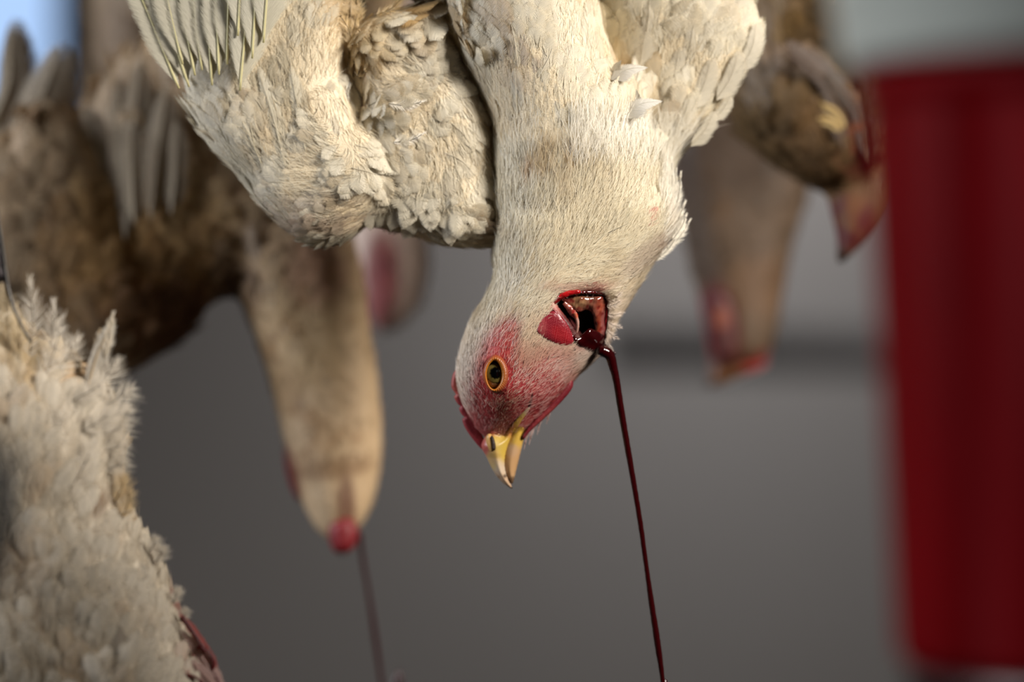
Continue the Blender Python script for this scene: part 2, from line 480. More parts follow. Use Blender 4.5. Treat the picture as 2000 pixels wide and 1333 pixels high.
def stain_shade(px, c, amt, tone=(150, 110, 55), s=46, seed=0, thr=.35):
    """soiling of the plumage: patches where the noise is high"""
    v = smooth_noise(px[:, :2], s, seed) * .6 + .4 * smooth_noise(px[:, :2], s * .37, seed + 3)
    w = np.clip((v - thr) / .4, 0, 1) * amt
    return c * (1 - w[:, None]) + lin(tone) * w[:, None]

def plume_cover(name, parent, me, d0, nf, nz, guides, colfn, wf=None, wz=None, lift=.10, fz=1.0, jag=.012, kind='stuff', rad=.00009, label=None):
    s = U * d0
    out = []
    Vs, Cs, UVs, Qs, Ts, Ns = [], [], [], [], [], []
    b = 0
    if nf:
        p, nn = sample(me, nf, wf, d0); px = to_px(p, d0)
        g = flow(px, guides); ang = np.arctan2(g[:, 1], g[:, 0]) + rng.normal(size=nf) * .16
        dr = np.column_stack([np.cos(ang), rng.normal(size=nf) * .1, -np.sin(ang)])
        dr = nrm(dr - nn * (dr * nn).sum(1)[:, None])
        L = g[:, 2] * s * rng.uniform(.95, 1.45, nf); W = g[:, 3] * s * .62 * rng.uniform(.85, 1.2, nf)
        cols = colfn(px) * rng.uniform(.94, 1.04, (nf, 1))
        V, F, C, uv, NN = feathers(p - nn * .0005, nn, dr, L, W, lift * rng.uniform(.3, 1.5, nf), rng.uniform(-.07, .0, nf), .2, cols, jag=jag)
        Vs.append(V); Cs.append(C); UVs.append(uv); Qs.append(F); Ns.append(NN); b += len(V)
    if nz:
        p, nn = sample(me, nz, wz, d0); px = to_px(p, d0)
        g = flow(px, guides); ang = np.arctan2(g[:, 1], g[:, 0]) + rng.normal(size=nz) * .28
        dr = np.column_stack([np.cos(ang), rng.normal(size=nz) * .15, -np.sin(ang)])
        dr = nrm(dr - nn * (dr * nn).sum(1)[:, None])
        L = g[:, 4] * s * rng.uniform(.6, 1.3, nz)
        cols = colfn(px) * rng.uniform(.93, 1.05, (nz, 1))
        V, FF, C, NN = strands(p + nn * .0006 * fz * rng.random((nz, 1)), nn, dr, L, np.full(nz, rad) * rng.uniform(.6, 1.3, nz), rng.uniform(.04, .26, nz) * fz, rng.uniform(-.2, .05, nz), cols)
        Vs.append(V); Cs.append(np.column_stack([C, np.zeros(len(C))])); Ns.append(NN); UVs.append(np.zeros((len(V), 2)) + 3); Qs.append(FF[0] + b); Ts.append(FF[1] + b); b += len(V)
    F = [np.vstack(Qs)] + ([np.vstack(Ts)] if Ts else [])
    m = raw_mesh(name, np.vstack(Vs), F, M_VANE, cols=np.clip(np.vstack(Cs), 0, 1), uv=np.vstack(UVs), normals=np.vstack(Ns))
    return part(name, m, parent, kind=kind, label=label)

def quill(name, base, tip, bend, w, d0, dz0, dz1, parent, colv, colr, nS=26, nT=8, roll=0.0, shaft=2.2, fray=.0, label=None, point=3.2, zf=None, edge=1.0):
    """a long flight feather: two vanes and a raised shaft, in px around distance d0"""
    b = np.array(base, float); t = np.array(tip, float)
    mid = (b + t) / 2 + np.array([-(t - b)[1], (t - b)[0]]) * bend
    cp = curve_pts([(*b, dz0), (*mid, (dz0 + dz1) / 2), (*t, dz1)], nS)
    tg = nrm(np.gradient(cp[:, :2], axis=0)); nr = np.column_stack([-tg[:, 1], tg[:, 0]])
    S = np.linspace(0, 1, nS)
    prof = np.clip((S - .03) * 7, 0, 1) ** .7 * np.clip((1 - S) * point, 0, 1) ** (.55 if point > 2 else .9)
    T = np.linspace(-1, 1, nT + 1)
    rag = 1 + fray * rng.normal(size=(nS, nT + 1)) * (abs(T)[None] > .7)
    x = T[None] * prof[:, None] * w * rag
    x = np.where(T[None] < 0, x * .62, x)
    V = np.empty((nS, nT + 1, 3))
    V[..., :2] = cp[:, None, :2] + nr[:, None] * x[..., None] + tg[:, None] * (abs(x) * .45)[..., None] * (S[:, None, None] < 2)
    V[..., 2] = cp[:, None, 2] + roll * x + .004 * x ** 2
    if zf is not None:
        V[..., 2] = zf(V[..., :2].reshape(-1, 2)).reshape(nS, nT + 1) - (1 + 5 * S[:, None]) + .16 * abs(x)
        cp[:, 2] = zf(cp[:, :2]) - (1.2 + 5 * S)
    q = np.arange(nS * (nT + 1)).reshape(nS, nT + 1)
    F = np.stack([q[:-1, :-1], q[1:, :-1], q[1:, 1:], q[:-1, 1:]], -1).reshape(-1, 4)
    C = np.broadcast_to(lin(colv), (nS, nT + 1, 3)).reshape(-1, 3).copy()
    E = np.broadcast_to(np.maximum(abs(T)[None] ** 1.5, S[:, None] ** 6), (nS, nT + 1)).reshape(-1, 1); C = np.hstack([C, E * edge])
    W = to_world(V.reshape(-1, 3), d0)
    s = U * d0 * 1000
    uv = np.column_stack([x.ravel() * s, np.repeat(S * np.linalg.norm(t - b) * s, nT + 1)])
    sp = to_world(np.column_stack([cp[:, :2], cp[:, 2] - 1.5]), d0)
    rr = np.interp(S, [0, .1, .4, 1], [shaft, shaft, shaft * .8, shaft * .25]) * U * d0
    VT, FT = tube(sp, rr, k=6, smooth_path=False)
    n0 = len(W)
    me = raw_mesh(name, np.vstack([W, VT]), [np.vstack([F, FT[0] + n0]), FT[1] + n0], M_VANE,
                  cols=np.vstack([C, np.broadcast_to(np.append(lin(colr), 0), (len(VT), 4))]), uv=np.vstack([uv, np.zeros((len(VT), 2))]))
    return part(name, me, parent, label=label)

def downy(name, base, tip, bend, w, d0, dz0, dz1, parent, col, nb=110, open_=32, r=.00011, curl=.25, asym=1.0, label=None):
    """a loose feather whose barbs stand apart, each barb a blade"""
    b = np.array(base, float); t = np.array(tip, float)
    mid = (b + t) / 2 + np.array([-(t - b)[1], (t - b)[0]]) * bend
    cp = curve_pts([(*b, dz0), (*mid, (dz0 + dz1) / 2), (*t, dz1)], nb)
    tg = nrm(np.gradient(cp, axis=0)); S = np.linspace(0, 1, nb)
    Ps, Ds, Ls = [], [], []
    for sd in (-1, 1):
        for k in range(2):
            a = math.radians(open_) * sd * (1 - .5 * S) * rng.uniform(.75, 1.2, nb)
            d = np.column_stack([tg[:, 0] * np.cos(a) - tg[:, 1] * np.sin(a), tg[:, 0] * np.sin(a) + tg[:, 1] * np.cos(a), tg[:, 2] + rng.normal(size=nb) * .15])
            Ps.append(cp); Ds.append(d)
            Ls.append(w * (.35 + .65 * np.sin(np.clip(S * 1.1 + .12, 0, 1) * np.pi) ** .6) * rng.uniform(.75, 1.15, nb) * (asym if sd > 0 else 1))
    p = to_world(np.vstack(Ps), d0); d = np.vstack(Ds); dr = nrm(np.column_stack([d[:, 0], d[:, 2], -d[:, 1]]))
    nn = nrm(np.cross(dr, np.cross(np.array([0, -1., 0]), dr)))
    cols = lin(col) * rng.uniform(.8, 1.1, (len(p), 1))
    L = np.concatenate(Ls) * U * d0
    V, FF, C, NN = strands(p, nn, dr, L, np.full(len(p), r) * rng.uniform(.6, 1.4, len(p)), rng.uniform(-.1, .1, len(p)), rng.uniform(-curl, curl, len(p)), cols)
    VT, FT = tube(to_world(cp, d0)[::6], np.full(len(cp[::6]), r * 1.6), k=5, smooth_path=False)
    n0 = len(V); NN = nrm(NN + np.array([.25, 0, .35])); NT = np.tile(np.array([[.2, -.9, .3]]), (len(VT), 1))
    me = raw_mesh(name, np.vstack([V, VT]), [np.vstack([FF[0], FT[0] + n0]), np.vstack([FF[1], FT[1] + n0])], M_FUZZ, normals=np.vstack([NN, NT]),
                  cols=np.clip(np.vstack([C, np.broadcast_to(lin(col), (len(VT), 3))]), 0, 1))
    return part(name, me, parent, label=label)

def legs(parent, d0, x0, x1, y, rail_z, col=(190, 150, 70)):
    """yellow scaled shanks held up in the shackle above the picture"""
    for x in (x0, x1):
        a = np.array(P(x, y, d0)); top = np.array([a[0] * .9, d0, rail_z])
        pts = [a, a * .5 + top * .5 + np.array([.004, .01, 0]), top]
        V, F = tube(np.array(pts), [.011, .0065, .0075], n=24, k=10)
        o = part('leg', raw_mesh('leg', V, F, M_HORN, cols=np.broadcast_to(lin(col), (len(V), 3))), parent)
        for k in range(3):
            an = (k - 1) * .6
            f = [top, top + np.array([math.sin(an) * .02, -.012, .02]), top + np.array([math.sin(an) * .035, -.016, .045])]
            V, F = tube(np.array(f), [.005, .004, .0015], n=10, k=8)
            part('toe', raw_mesh('toe', V, F, M_HORN, cols=np.broadcast_to(lin(col), (len(V), 3))), parent)
# ================================================================= the bleeding hen in focus
D = 1.5
hen = empty('hanging_chicken', P(1050, -500, D), label='sharp white chicken hanging in the centre with cut neck, red face and yellow eye', cat='chicken')
wing_outer = [(390, -120), (392, 60), (372, 170), (390, 255), (430, 310), (478, 352), (505, 400), (548, 440), (592, 472), (635, 482), (682, 468), (722, 436), (765, 408), (782, 375),
              (772, 320), (768, 282), (735, 245), (700, 225), (688, 190), (672, 140), (682, 60), (690, -80), (640, -400), (480, -420)]
wing_inner = [(675, 60), (720, 30), (790, 10), (868, -10), (872, 50), (902, 130), (945, 200), (962, 280), (968, 360), (972, 470), (955, 486), (905, 483), (850, 478), (800, 458), (745, 442), (700, 440), (690, 380), (720, 300), (700, 230), (680, 150)]
breast = [(690, -300), (850, -60), (862, 0), (872, 52), (900, 120), (945, 195), (966, 262), (964, 330), (962, 400), (964, 480), (966, 545), (1000, 600), (1100, 600), (1190, 600), (1240, 545), (1298, 480),
          (1312, 430), (1296, 330), (1290, 290), (1262, 250), (1262, 190), (1215, 140), (1190, 90), (1170, 30), (1166, -60), (1300, -300), (1330, -600), (1180, -880), (900, -900), (720, -640)]
wing_right = [(1160, -140), (1170, 30), (1190, 95), (1215, 180), (1235, 300), (1262, 390), (1300, 400), (1312, 330), (1345, 285), (1390, 240), (1412, 200), (1440, 165), (1478, 120), (1490, 75), (1480, 30), (1476, -20), (1440, -200), (1300, -330)]
wing_right2 = [(1330, 120), (1330, 250), (1375, 252), (1405, 235), (1428, 205), (1435, 150)]
bodyup = [(560, -180), (520, -420), (600, -700), (800, -900), (1150, -900), (1330, -700), (1420, -400), (1380, -120), (1150, 0), (800, 20)]
neck = [(968, 420), (966, 500), (966, 548), (944, 590), (922, 625), (905, 665), (895, 705), (892, 745), (903, 785), (916, 812), (932, 838), (950, 862), (985, 858), (1020, 852), (1050, 822),
        (1085, 785), (1108, 758), (1120, 740), (1150, 712), (1172, 690), (1192, 666), (1200, 630), (1222, 598), (1262, 530), (1312, 455), (1300, 380), (1240, 330), (1060, 330)]
head = [(905, 690), (897, 720), (897, 750), (912, 795), (930, 828), (952, 858), (985, 852), (1020, 840), (1052, 812), (1085, 775), (1108, 745), (1130, 712), (1120, 660), (1060, 610), (980, 600), (925, 640)]
S = [inflate(bodyup, 250, 330, 16, off=60),
     inflate(wing_outer, 75, 110, 9, off=30, tilt=(560, 300, -.06, -.03), noise=7, ns=80),
     inflate(wing_inner, 62, 90, 9, off=25, noise=6, ns=60),
     inflate(breast, 130, 150, 9, off=25, noise=5, ns=90),
     inflate(wing_right, 70, 110, 9, off=85, noise=9, ns=60),
     inflate(wing_right2, 40, 60, 9, off=120),
     inflate(neck, 104, 120, 7, off=0, tilt=(1050, 500, 0, .02)),
     inflate(head, 86, 95, 6, off=0)]
me = fuse(S, D, .00105, 'body', 4)
co = np.empty(len(me.vertices) * 3, np.float32); me.vertices.foreach_get('co', co); co = co.reshape(-1, 3).astype(float)
px = to_px(co, D)
k = np.clip((px[:, 1] - 745 - .25 * (px[:, 0] - 980)) / 120, 0, 1) * (px[:, 1] > 700)
k = k * k * (3 - 2 * k)
co[:, 1] = D + (co[:, 1] - D) * (1 - .62 * k)
me.vertices.foreach_set('co', co.astype(np.float32).ravel()); me.update(); px = to_px(co, D)
from mathutils.bvhtree import BVHTree
me.calc_loop_triangles()
tv = np.empty(len(me.loop_triangles) * 3, np.int32); me.loop_triangles.foreach_get('vertices', tv)
near = np.unique(tv)
bvh = BVHTree.FromPolygons([tuple(c) for c in co.tolist()], tv.reshape(-1, 3).tolist())
def surf(P2):
    'distance of the skin at px positions, in px units; filled from the nearest hit'
    o = []
    for x, y in np.asarray(P2, float)[:, :2]:
        w = to_world(np.array([[x, y, 0]]), D)[0]
        h = bvh.ray_cast(Vector((w[0], D - .2, w[2])), Vector((0, 1, 0)))
        if h[0] is None or h[0].y > D + .002:
            q = bvh.find_nearest(Vector(w)); o.append((q[0].y - D) / (U * D))
        else: o.append((h[0].y - D) / (U * D))
    return np.array(o)
def drape(name, poly, T, R, step, mat, parent, colfn, off=0, sm=1, label=None):
    V, F = inflate(poly, T, R, step, sm=sm); V[:, 2] += surf(V) + off
    return part(name, raw_mesh(name, to_world(V, D), F, mat, cols=colfn(V[:, :2])), parent, label=label)
# the cut in the throat, the armpit hollow, the eye socket
WOUND = chaikin([(1078, 588), (1100, 574), (1130, 570), (1165, 572), (1184, 578), (1187, 610), (1184, 650), (1180, 682), (1160, 676), (1130, 660), (1118, 640), (1096, 614)], 2)
def push(poly, depth, soft, front_only=True):
    m = inside(px, poly); d = np.where(m, edge_dist(px[:, :2], poly), 0)
    k = np.clip(d / soft, 0, 1) * m * (px[:, 2] < (40 if front_only else 1e9))
    co[:, 1] += k * depth * U * D
    return k
kw = push(WOUND, 95, 16)
pit = chaikin([(672, 90), (700, 100), (722, 130), (712, 165), (740, 200), (700, 215), (678, 190), (690, 150)], 2)
kp = push(pit, 30, 12)
eye_poly = chaikin([(950, 705), (966, 698), (984, 712), (988, 735), (978, 762), (962, 764), (950, 745), (945, 722)], 2)
ke = push(eye_poly, 14, 8)
me.vertices.foreach_set('co', co.astype(np.float32).ravel())
me.update()
SKIN_BL = [(940, 800, 50, 60, 0, (150, 40, 48), .9), (1000, 780, 95, 75, 25, (150, 52, 52), 1), (975, 720, 42, 78, 0, (165, 40, 42), 1), (990, 650, 26, 40, 15, (160, 44, 42), .9), (1060, 740, 75, 55, -40, (150, 44, 50), .9),
           (1082, 640, 48, 45, 20, (170, 30, 42), 1), (1080, 775, 60, 26, -45, (140, 28, 36), 1), (1130, 700, 40, 30, -30, (190, 150, 140), .8),
           (700, 190, 22, 28, 30, (176, 104, 96), 1), (1135, 578, 60, 10, 0, (150, 20, 24), 1), (1140, 625, 50, 52, 0, (60, 10, 12), 1)]
sk = blobs(px, (222, 200, 178), SKIN_BL)
up_ = (1 / (1 + np.exp((px[:, 1] - 560) / 12)))[:, None] * (1 - np.clip(kp * 3, 0, 1))[:, None]
sk = sk * (1 - up_) + lin((226, 210, 180)) * up_
sk = np.where(kw[:, None] > .3, lin((58, 8, 10)), sk)
a = me.color_attributes.new('Col', 'FLOAT_COLOR', 'POINT'); c4 = np.ones((len(co), 4), np.float32); c4[:, :3] = sk; a.data.foreach_set('color', c4.ravel())
me.materials.append(M_FACE)
body = part('body', me, hen)

# guides: x, y, dirx, diry, contour length, contour width, barb length
G = [(300, 60, -.5, -.85, 110, 50, 40), (420, 250, -.45, -.9, 90, 42, 34), (520, 120, -.1, -1, 90, 42, 34), (480, 330, -.6, -.8, 60, 34, 30), (560, 250, -.25, -1, 60, 36, 34), (640, 130, .05, -1, 60, 34, 34),
     (540, 420, -.8, -.6, 44, 30, 26), (620, 460, -1, -.25, 40, 28, 26), (690, 440, -.9, .35, 40, 28, 26), (620, 360, -.9, -.15, 48, 32, 30), (700, 370, -.9, .1, 44, 32, 30), (640, 290, -.7, -.5, 50, 34, 34),
     (740, 300, .6, .7, 56, 46, 30), (745, 355, .9, .35, 52, 42, 30), (700, 260, .5, .8, 46, 34, 30), (660, 180, .25, .95, 50, 26, 34), (720, 110, .4, .8, 46, 24, 40),
     (790, 60, .5, .8, 60, 52, 36), (830, 130, .7, .5, 60, 54, 34), (780, 190, .9, -.2, 52, 34, 34), (860, 210, .3, .9, 52, 44, 34), (780, 250, -.2, -1, 46, 34, 30), (840, 290, .25, .9, 66, 40, 36), (920, 240, .3, .9, 60, 34, 34),
     (820, 350, -.2, .9, 64, 40, 34), (880, 370, .3, .8, 64, 38, 34), (930, 350, .1, 1, 60, 30, 34), (860, 465, .8, -.3, 50, 30, 30), (780, 445, -.6, -.3, 50, 30, 30), (920, 470, .6, -.5, 50, 30, 30), (940, 465, .8, -.2, 40, 28, 26),
     (960, 60, -.05, -1, 78, 50, 26), (1050, 60, .05, -1, 84, 54, 26), (1130, 60, .0, -1, 84, 50, 26), (960, 200, -.2, -1, 62, 42, 28), (1060, 200, 0, -1, 60, 40, 30), (1150, 180, .15, -1, 60, 40, 30),
     (1000, 320, -.05, -1, 44, 26, 40), (1100, 330, .1, -1, 44, 26, 44), (1200, 280, .2, -1, 50, 28, 50), (1250, 330, .3, -1, 44, 26, 46), (990, 430, 0, -1, 30, 15, 40), (1100, 450, .25, -1, 30, 15, 44), (1220, 430, .5, -.9, 34, 18, 44),
     (990, 540, .1, -1, 24, 12, 34), (1080, 530, .6, -.75, 24, 12, 36), (1180, 520, .85, -.45, 24, 12, 36), (1250, 500, .8, -.6, 28, 14, 36), (950, 600, .35, -.9, 18, 8, 26), (1020, 580, .7, -.6, 18, 8, 26), (1110, 560, .95, -.25, 18, 8, 24),
     (1200, 590, .8, -.3, 18, 8, 22), (910, 700, .12, -1, 14, 6, 18), (930, 780, .05, -1, 12, 5, 16), (905, 770, -.1, -1, 12, 5, 16), (1000, 650, .55, -.8, 12, 5, 18), (1040, 620, .6, -.7, 12, 5, 18), (975, 690, .25, -.9, 9, 4, 11),
     (950, 800, .2, -1, 9, 4, 10), (1000, 770, .6, -.75, 9, 4, 10), (1000, 820, .3, -.9, 8, 4, 8), (1040, 700, .6, -.75, 10, 5, 15), (1050, 760, .75, -.6, 9, 4, 13), (1100, 700, .8, -.5, 11, 5, 18), (1150, 690, .85, -.5, 14, 6, 20), (1060, 810, .9, -.4, 9, 4, 13),
     (1220, 60, .1, -1, 74, 54, 26), (1300, 120, .25, -1, 70, 56, 26), (1400, 60, .3, -1, 74, 56, 26), (1450, 100, .3, -1, 56, 44, 24), (1340, 220, .2, -1, 60, 40, 26), (1400, 200, .3, -1, 44, 34, 22), (1290, 330, .1, -1, 56, 30, 34), (1300, 400, .15, -1, 44, 24, 34),
     (900, -300, 0, -1, 90, 60, 26), (1200, -300, .1, -1, 90, 60, 26), (600, -300, -.1, -1, 90, 60, 26), (900, -800, 0, -1, 90, 60, 26)]
PLUM_BL = [(930, 640, 60, 90, 20, (236, 222, 192), .6), (1120, 420, 150, 110, 0, (250, 240, 214), .7),
           (1060, 330, 22, 34, 20, (206, 168, 96), .55), (1110, 325, 12, 26, 10, (210, 170, 100), .5), (1030, 350, 9, 26, 10, (196, 150, 84), .6), (1220, 168, 36, 14, 15, (200, 150, 60), .8), (1206, 178, 10, 18, 0, (190, 130, 50), .6),
           (975, 110, 30, 22, 30, (176, 146, 110), .6), (1010, 165, 34, 26, 30, (196, 168, 146), .5), (690, 70, 60, 60, 0, (222, 192, 136), .6), (710, 120, 24, 40, 30, (214, 182, 128), .4), (640, 20, 40, 40, 0, (206, 166, 96), .7), (790, 14, 26, 16, 0, (206, 160, 80), .8),
           (800, 45, 16, 40, 0, (196, 166, 120), .5), (560, 200, 70, 50, 30, (196, 178, 140), .5), (600, 210, 24, 16, 20, (140, 112, 76), .5), (490, 215, 12, 18, 0, (130, 100, 62), .8), (520, 235, 8, 14, 0, (140, 108, 66), .6), (660, 440, 90, 16, -15, (160, 116, 86), .5), (580, 430, 50, 30, 40, (190, 160, 140), .4),
           (640, 400, 90, 18, -8, (176, 148, 122), .4), (930, 460, 40, 22, 0, (150, 112, 74), .6), (900, 90, 14, 40, 10, (200, 160, 100), .4), (940, 250, 14, 26, 0, (186, 150, 104), .5), (760, 110, 12, 30, 50, (190, 150, 90), .3),
           (1290, 250, 36, 26, -30, (150, 116, 70), .6), (1270, 175, 14, 10, 0, (206, 166, 96), .6), (1262, 444, 5, 4, 0, (214, 90, 80), .9), (1303, 438, 7, 9, 0, (206, 90, 80), .7), (1302, 460, 8, 8, 0, (206, 96, 84), .7), (1300, 480, 26, 18, -40, (210, 170, 160), .6),
           (1250, 510, 60, 24, -35, (200, 178, 160), .6), (1120, 566, 70, 9, -3, (196, 130, 110), .5), (1135, 574, 34, 7, -8, (170, 30, 30), .9)]
FACE_BL = [(1000, 785, 100, 75, 25, (196, 96, 92), .85), (978, 715, 40, 70, 0, (186, 62, 58), .9), (990, 652, 24, 34, 15, (180, 66, 60), .8), (1060, 740, 75, 50, -40, (206, 128, 118), .7),
           (985, 785, 30, 26, 0, (206, 156, 124), .8), (1045, 640, 22, 40, 30, (232, 208, 180), .8), (1030, 700, 40, 30, 0, (214, 166, 142), .6), (1075, 790, 60, 22, -45, (176, 50, 56), .8), (1150, 690, 44, 26, -35, (226, 206, 192), .8), (940, 850, 60, 30, 50, (190, 70, 78), .8), (905, 740, 22, 70, -8, (236, 222, 204), .9)]
def hen_col(p):
    c = blobs(p, (246, 236, 212), PLUM_BL)
    c = stain_shade(p, c, .35, (188, 156, 98), 60, 1, .3)
    c = np.where(((p[:, 0] < 960) & (p[:, 1] < 500))[:, None], stain_shade(p, c * .93, .4, (176, 146, 96), 23, 5, .25), c)  # left wing toned down and browned to carry its shade in the colour
    f = 1 / (1 + np.exp(-(p[:, 1] - 640 + .25 * (p[:, 0] - 950)) / 14))
    fc = blobs(p, (232, 214, 190), FACE_BL)
    return c * (1 - f[:, None]) + fc * f[:, None]
EARP = chaikin([(1052, 628), (1070, 612), (1080, 606), (1096, 618), (1112, 642), (1122, 668), (1110, 678), (1085, 674), (1058, 660), (1044, 648)], 2)
WCL = chaikin([(1066, 606), (1076, 584), (1100, 570), (1186, 572), (1192, 640), (1188, 690), (1160, 694), (1110, 688), (1118, 672), (1104, 652), (1084, 626)], 1)
def clear(p):
    w = np.ones(len(p)); fr = p[:, 2] < 30
    w[inside(p, WCL) & fr] = 0
    w[inside(p, WOUND) & fr] = 0; w[inside(p, eye_poly) & fr] = 0; w[inside(p, EARP) & (p[:, 0] > 1066) & fr] = 0; w[inside(p, EARP) & fr] *= .4
    return w
def w_feath(p):
    w = clear(p) * (p[:, 1] < 600); w *= np.where(p[:, 1] > 300, np.where((p[:, 0] > 960), 2.4, 1.5), 1)
    w *= np.where((p[:, 1] > 470) & (p[:, 0] > 950), 1.6, 1); w *= np.where(p[:, 1] < -60, .25, 1); w *= np.where(p[:, 2] > 90, .3, 1)
    w *= 1 - .85 * (((p[:, 0] - 700) / 22) ** 2 + ((p[:, 1] - 185) / 26) ** 2 < 1)
    return w
def bareface(p):
    a = ((p[:, 0] - 1000) * .9 + (p[:, 1] - 785) * .42) / 98; b = (-(p[:, 0] - 1000) * .42 + (p[:, 1] - 785) * .9) / 74
    q1 = a * a + b * b; q2 = ((p[:, 0] - 976) / 38) ** 2 + ((p[:, 1] - 715) / 76) ** 2; q3 = ((p[:, 0] - 992) / 22) ** 2 + ((p[:, 1] - 655) / 34) ** 2
    a4 = ((p[:, 0] - 1062) * .77 - (p[:, 1] - 742) * .64) / 66; b4 = ((p[:, 0] - 1062) * .64 + (p[:, 1] - 742) * .77) / 42
    q = np.minimum(np.minimum(np.minimum(q1, q2), q3), a4 * a4 + b4 * b4 + .15)
    return 1 / (1 + np.exp((q - 1) * 6))
def w_fuzz(p):
    w = clear(p) * (1 - .93 * bareface(p)); h = (p[:, 1] > 560)
    w = w * np.where(h, 3.0, np.where(p[:, 1] > 300, np.where((p[:, 0] > 955), 1.6, .45), .3)) * np.where(p[:, 1] < -40, .05, 1) * np.where(p[:, 2] > 80, .3, 1)
    return w
def w_face(p):
    w = clear(p) * (p[:, 1] > 590) * (p[:, 0] < 1215) * np.where(p[:, 2] > 40, .3, 1)
    bare = (((p[:, 0] - 968) / 34) ** 2 + ((p[:, 1] - 730) / 50) ** 2 < 1)
    r = np.where(bare, .45, 1)
    r *= np.where((p[:, 1] > 800), .5, 1)
    r *= 1 - .45 * ((((p[:, 0] - 990) / 30) ** 2 + ((p[:, 1] - 665) / 34) ** 2) < 1)
    r *= 1 - .5 * ((((p[:, 0] - 945) / 14) ** 2 + ((p[:, 1] - 775) / 34) ** 2) < 1)
    return w * r
plume_cover('plumage', hen, me, D, 9500, 90000, G, hen_col, w_feath, w_fuzz, lift=.062)
plume_cover('neck_ruff', hen, me, D, 0, 5200, [(1200, 280, .12, -1, 1, 1, 62), (1290, 330, .15, -1, 1, 1, 60), (1320, 440, .5, -.9, 1, 1, 50)], lambda p: blobs(p, (252, 246, 232), []), None,
            lambda p: (p[:, 2] < 60) * (1. * ((p[:, 0] > 1110) & (p[:, 1] > 235 + .05 * (p[:, 0] - 1100)) & (p[:, 1] < 330)) + 1.6 * ((p[:, 0] > 1285) & (p[:, 1] > 330) & (p[:, 1] < 480))), fz=1.8, rad=.00009)
def bristle_col(p):
    c = blobs(p, (232, 204, 192), [(985, 790, 34, 30, 0, (222, 176, 140), .6), (1040, 790, 70, 30, -45, (226, 160, 156), .6), (960, 690, 22, 30, 0, (214, 130, 120), .6)])
    b = bareface(p)[:, None]; return c * b + hen_col(p) * (1 - b)
plume_cover('face_bristles', hen, me, D, 0, 9500, G, bristle_col, None, w_face, fz=.9, rad=.00007, label='short white bristles over the red face')

# long feathers of the spread wing at the left, quills at the bottom
fl = [((352, 175), (150, -230), .03, 34, -14), ((372, 172), (196, -260), .03, 36, -18), ((360, 128), (225, -300), .03, 36, -24), ((384, 150), (262, -310), .03, 36, -26), ((398, 140), (310, -320), .03, 38, -32), ((418, 170), (352, -320), .03, 36, -36),
      ((432, 150), (392, -330), .02, 36, -44), ((448, 130), (425, -300), .03, 36, -48), ((474, 182), (446, -280), .06, 36, -60), ((470, 76), (470, -300), .02, 36, -62), ((498, 120), (500, -300), .02, 36, -66), ((520, 90), (528, -300), .02, 34, -70)]
for b_, t_, be, w, z in fl:
    quill('flight_feather', b_, t_, be, w * 1.5, D, z - 12, z + 6, hen, (204, 198, 178), (222, 212, 160), shaft=2.2, roll=.16)
def sf(q): return surf(q)
for b_, t_, be, w in [((500, 385), (352, 178), .03, 22), ((478, 348), (372, 160), .02, 22), ((455, 300), (395, 120), .0, 24), ((535, 425), (405, 235), .02, 22), ((524, 350), (440, 170), .02, 24), ((500, 290), (455, 100), .02, 24), ((560, 330), (505, 130), .02, 24), ((575, 450), (470, 330), .02, 20), ((600, 300), (570, 130), .0, 24)]:
    quill('covert_feather', b_, t_, be, w, D, 0, 0, hen, (230, 221, 198), (224, 214, 186), shaft=.6, point=2.2, fray=.03, zf=sf)
for b_, t_, be, w in [((1012, 140), (984, 12), .04, 25), ((1050, 160), (1084, 55), .08, 22), ((962, 140), (928, 28), .06, 24), ((1085, 100), (1066, -20), .04, 26), ((902, 118), (898, 20), .1, 22), ((1140, 130), (1150, 0), .02, 24), ((1100, 190), (1118, 90), -.06, 20), ((950, 210), (925, 110), .06, 20), ((1010, 230), (1005, 140), 0, 18),
                      ((735, 55), (838, 112), -.12, 34), ((742, 92), (832, 142), -.12, 30), ((775, 30), (856, 60), -.1, 26), ((770, 150), (850, 190), .1, 24), ((700, 240), (770, 305), -.12, 26), ((696, 285), (784, 345), -.14, 24), ((690, 330), (772, 378), -.12, 22), ((715, 205), (800, 250), .12, 20),
                      ((835, 455), (790, 370), .16, 24), ((850, 452), (850, 372), .1, 14), ((862, 450), (895, 385), -.16, 18), ((880, 240), (925, 300), -.1, 20), ((900, 180), (935, 240), -.1, 18), ((800, 250), (850, 290), .1, 20), ((870, 300), (930, 345), -.1, 22),
                      ((1232, 190), (1262, 60), .04, 28), ((1296, 205), (1330, 90), .04, 26), ((1352, 215), (1392, 112), .04, 25), ((1400, 195), (1446, 98), .06, 24), ((1440, 140), (1480, 40), .1, 22), ((1340, 130), (1356, 10), .04, 26), ((1420, 80), (1448, -30), .04, 26), ((1282, 290), (1306, 186), .04, 20), ((1350, 285), (1398, 215), .06, 18), ((1260, 90), (1268, -30), .04, 26), ((1320, 260), (1352, 180), .04, 18), ((1395, 235), (1430, 185), .04, 14)]:
    quill('contour_feather', b_, t_, be, w * 1.12, D, 0, 0, hen, (236, 226, 204) if b_[0] > 960 else (224, 212, 186), (240, 232, 212), shaft=.5, point=2.8, fray=.03, zf=sf)  # feathers on the left get a darker colour for the wing's shade
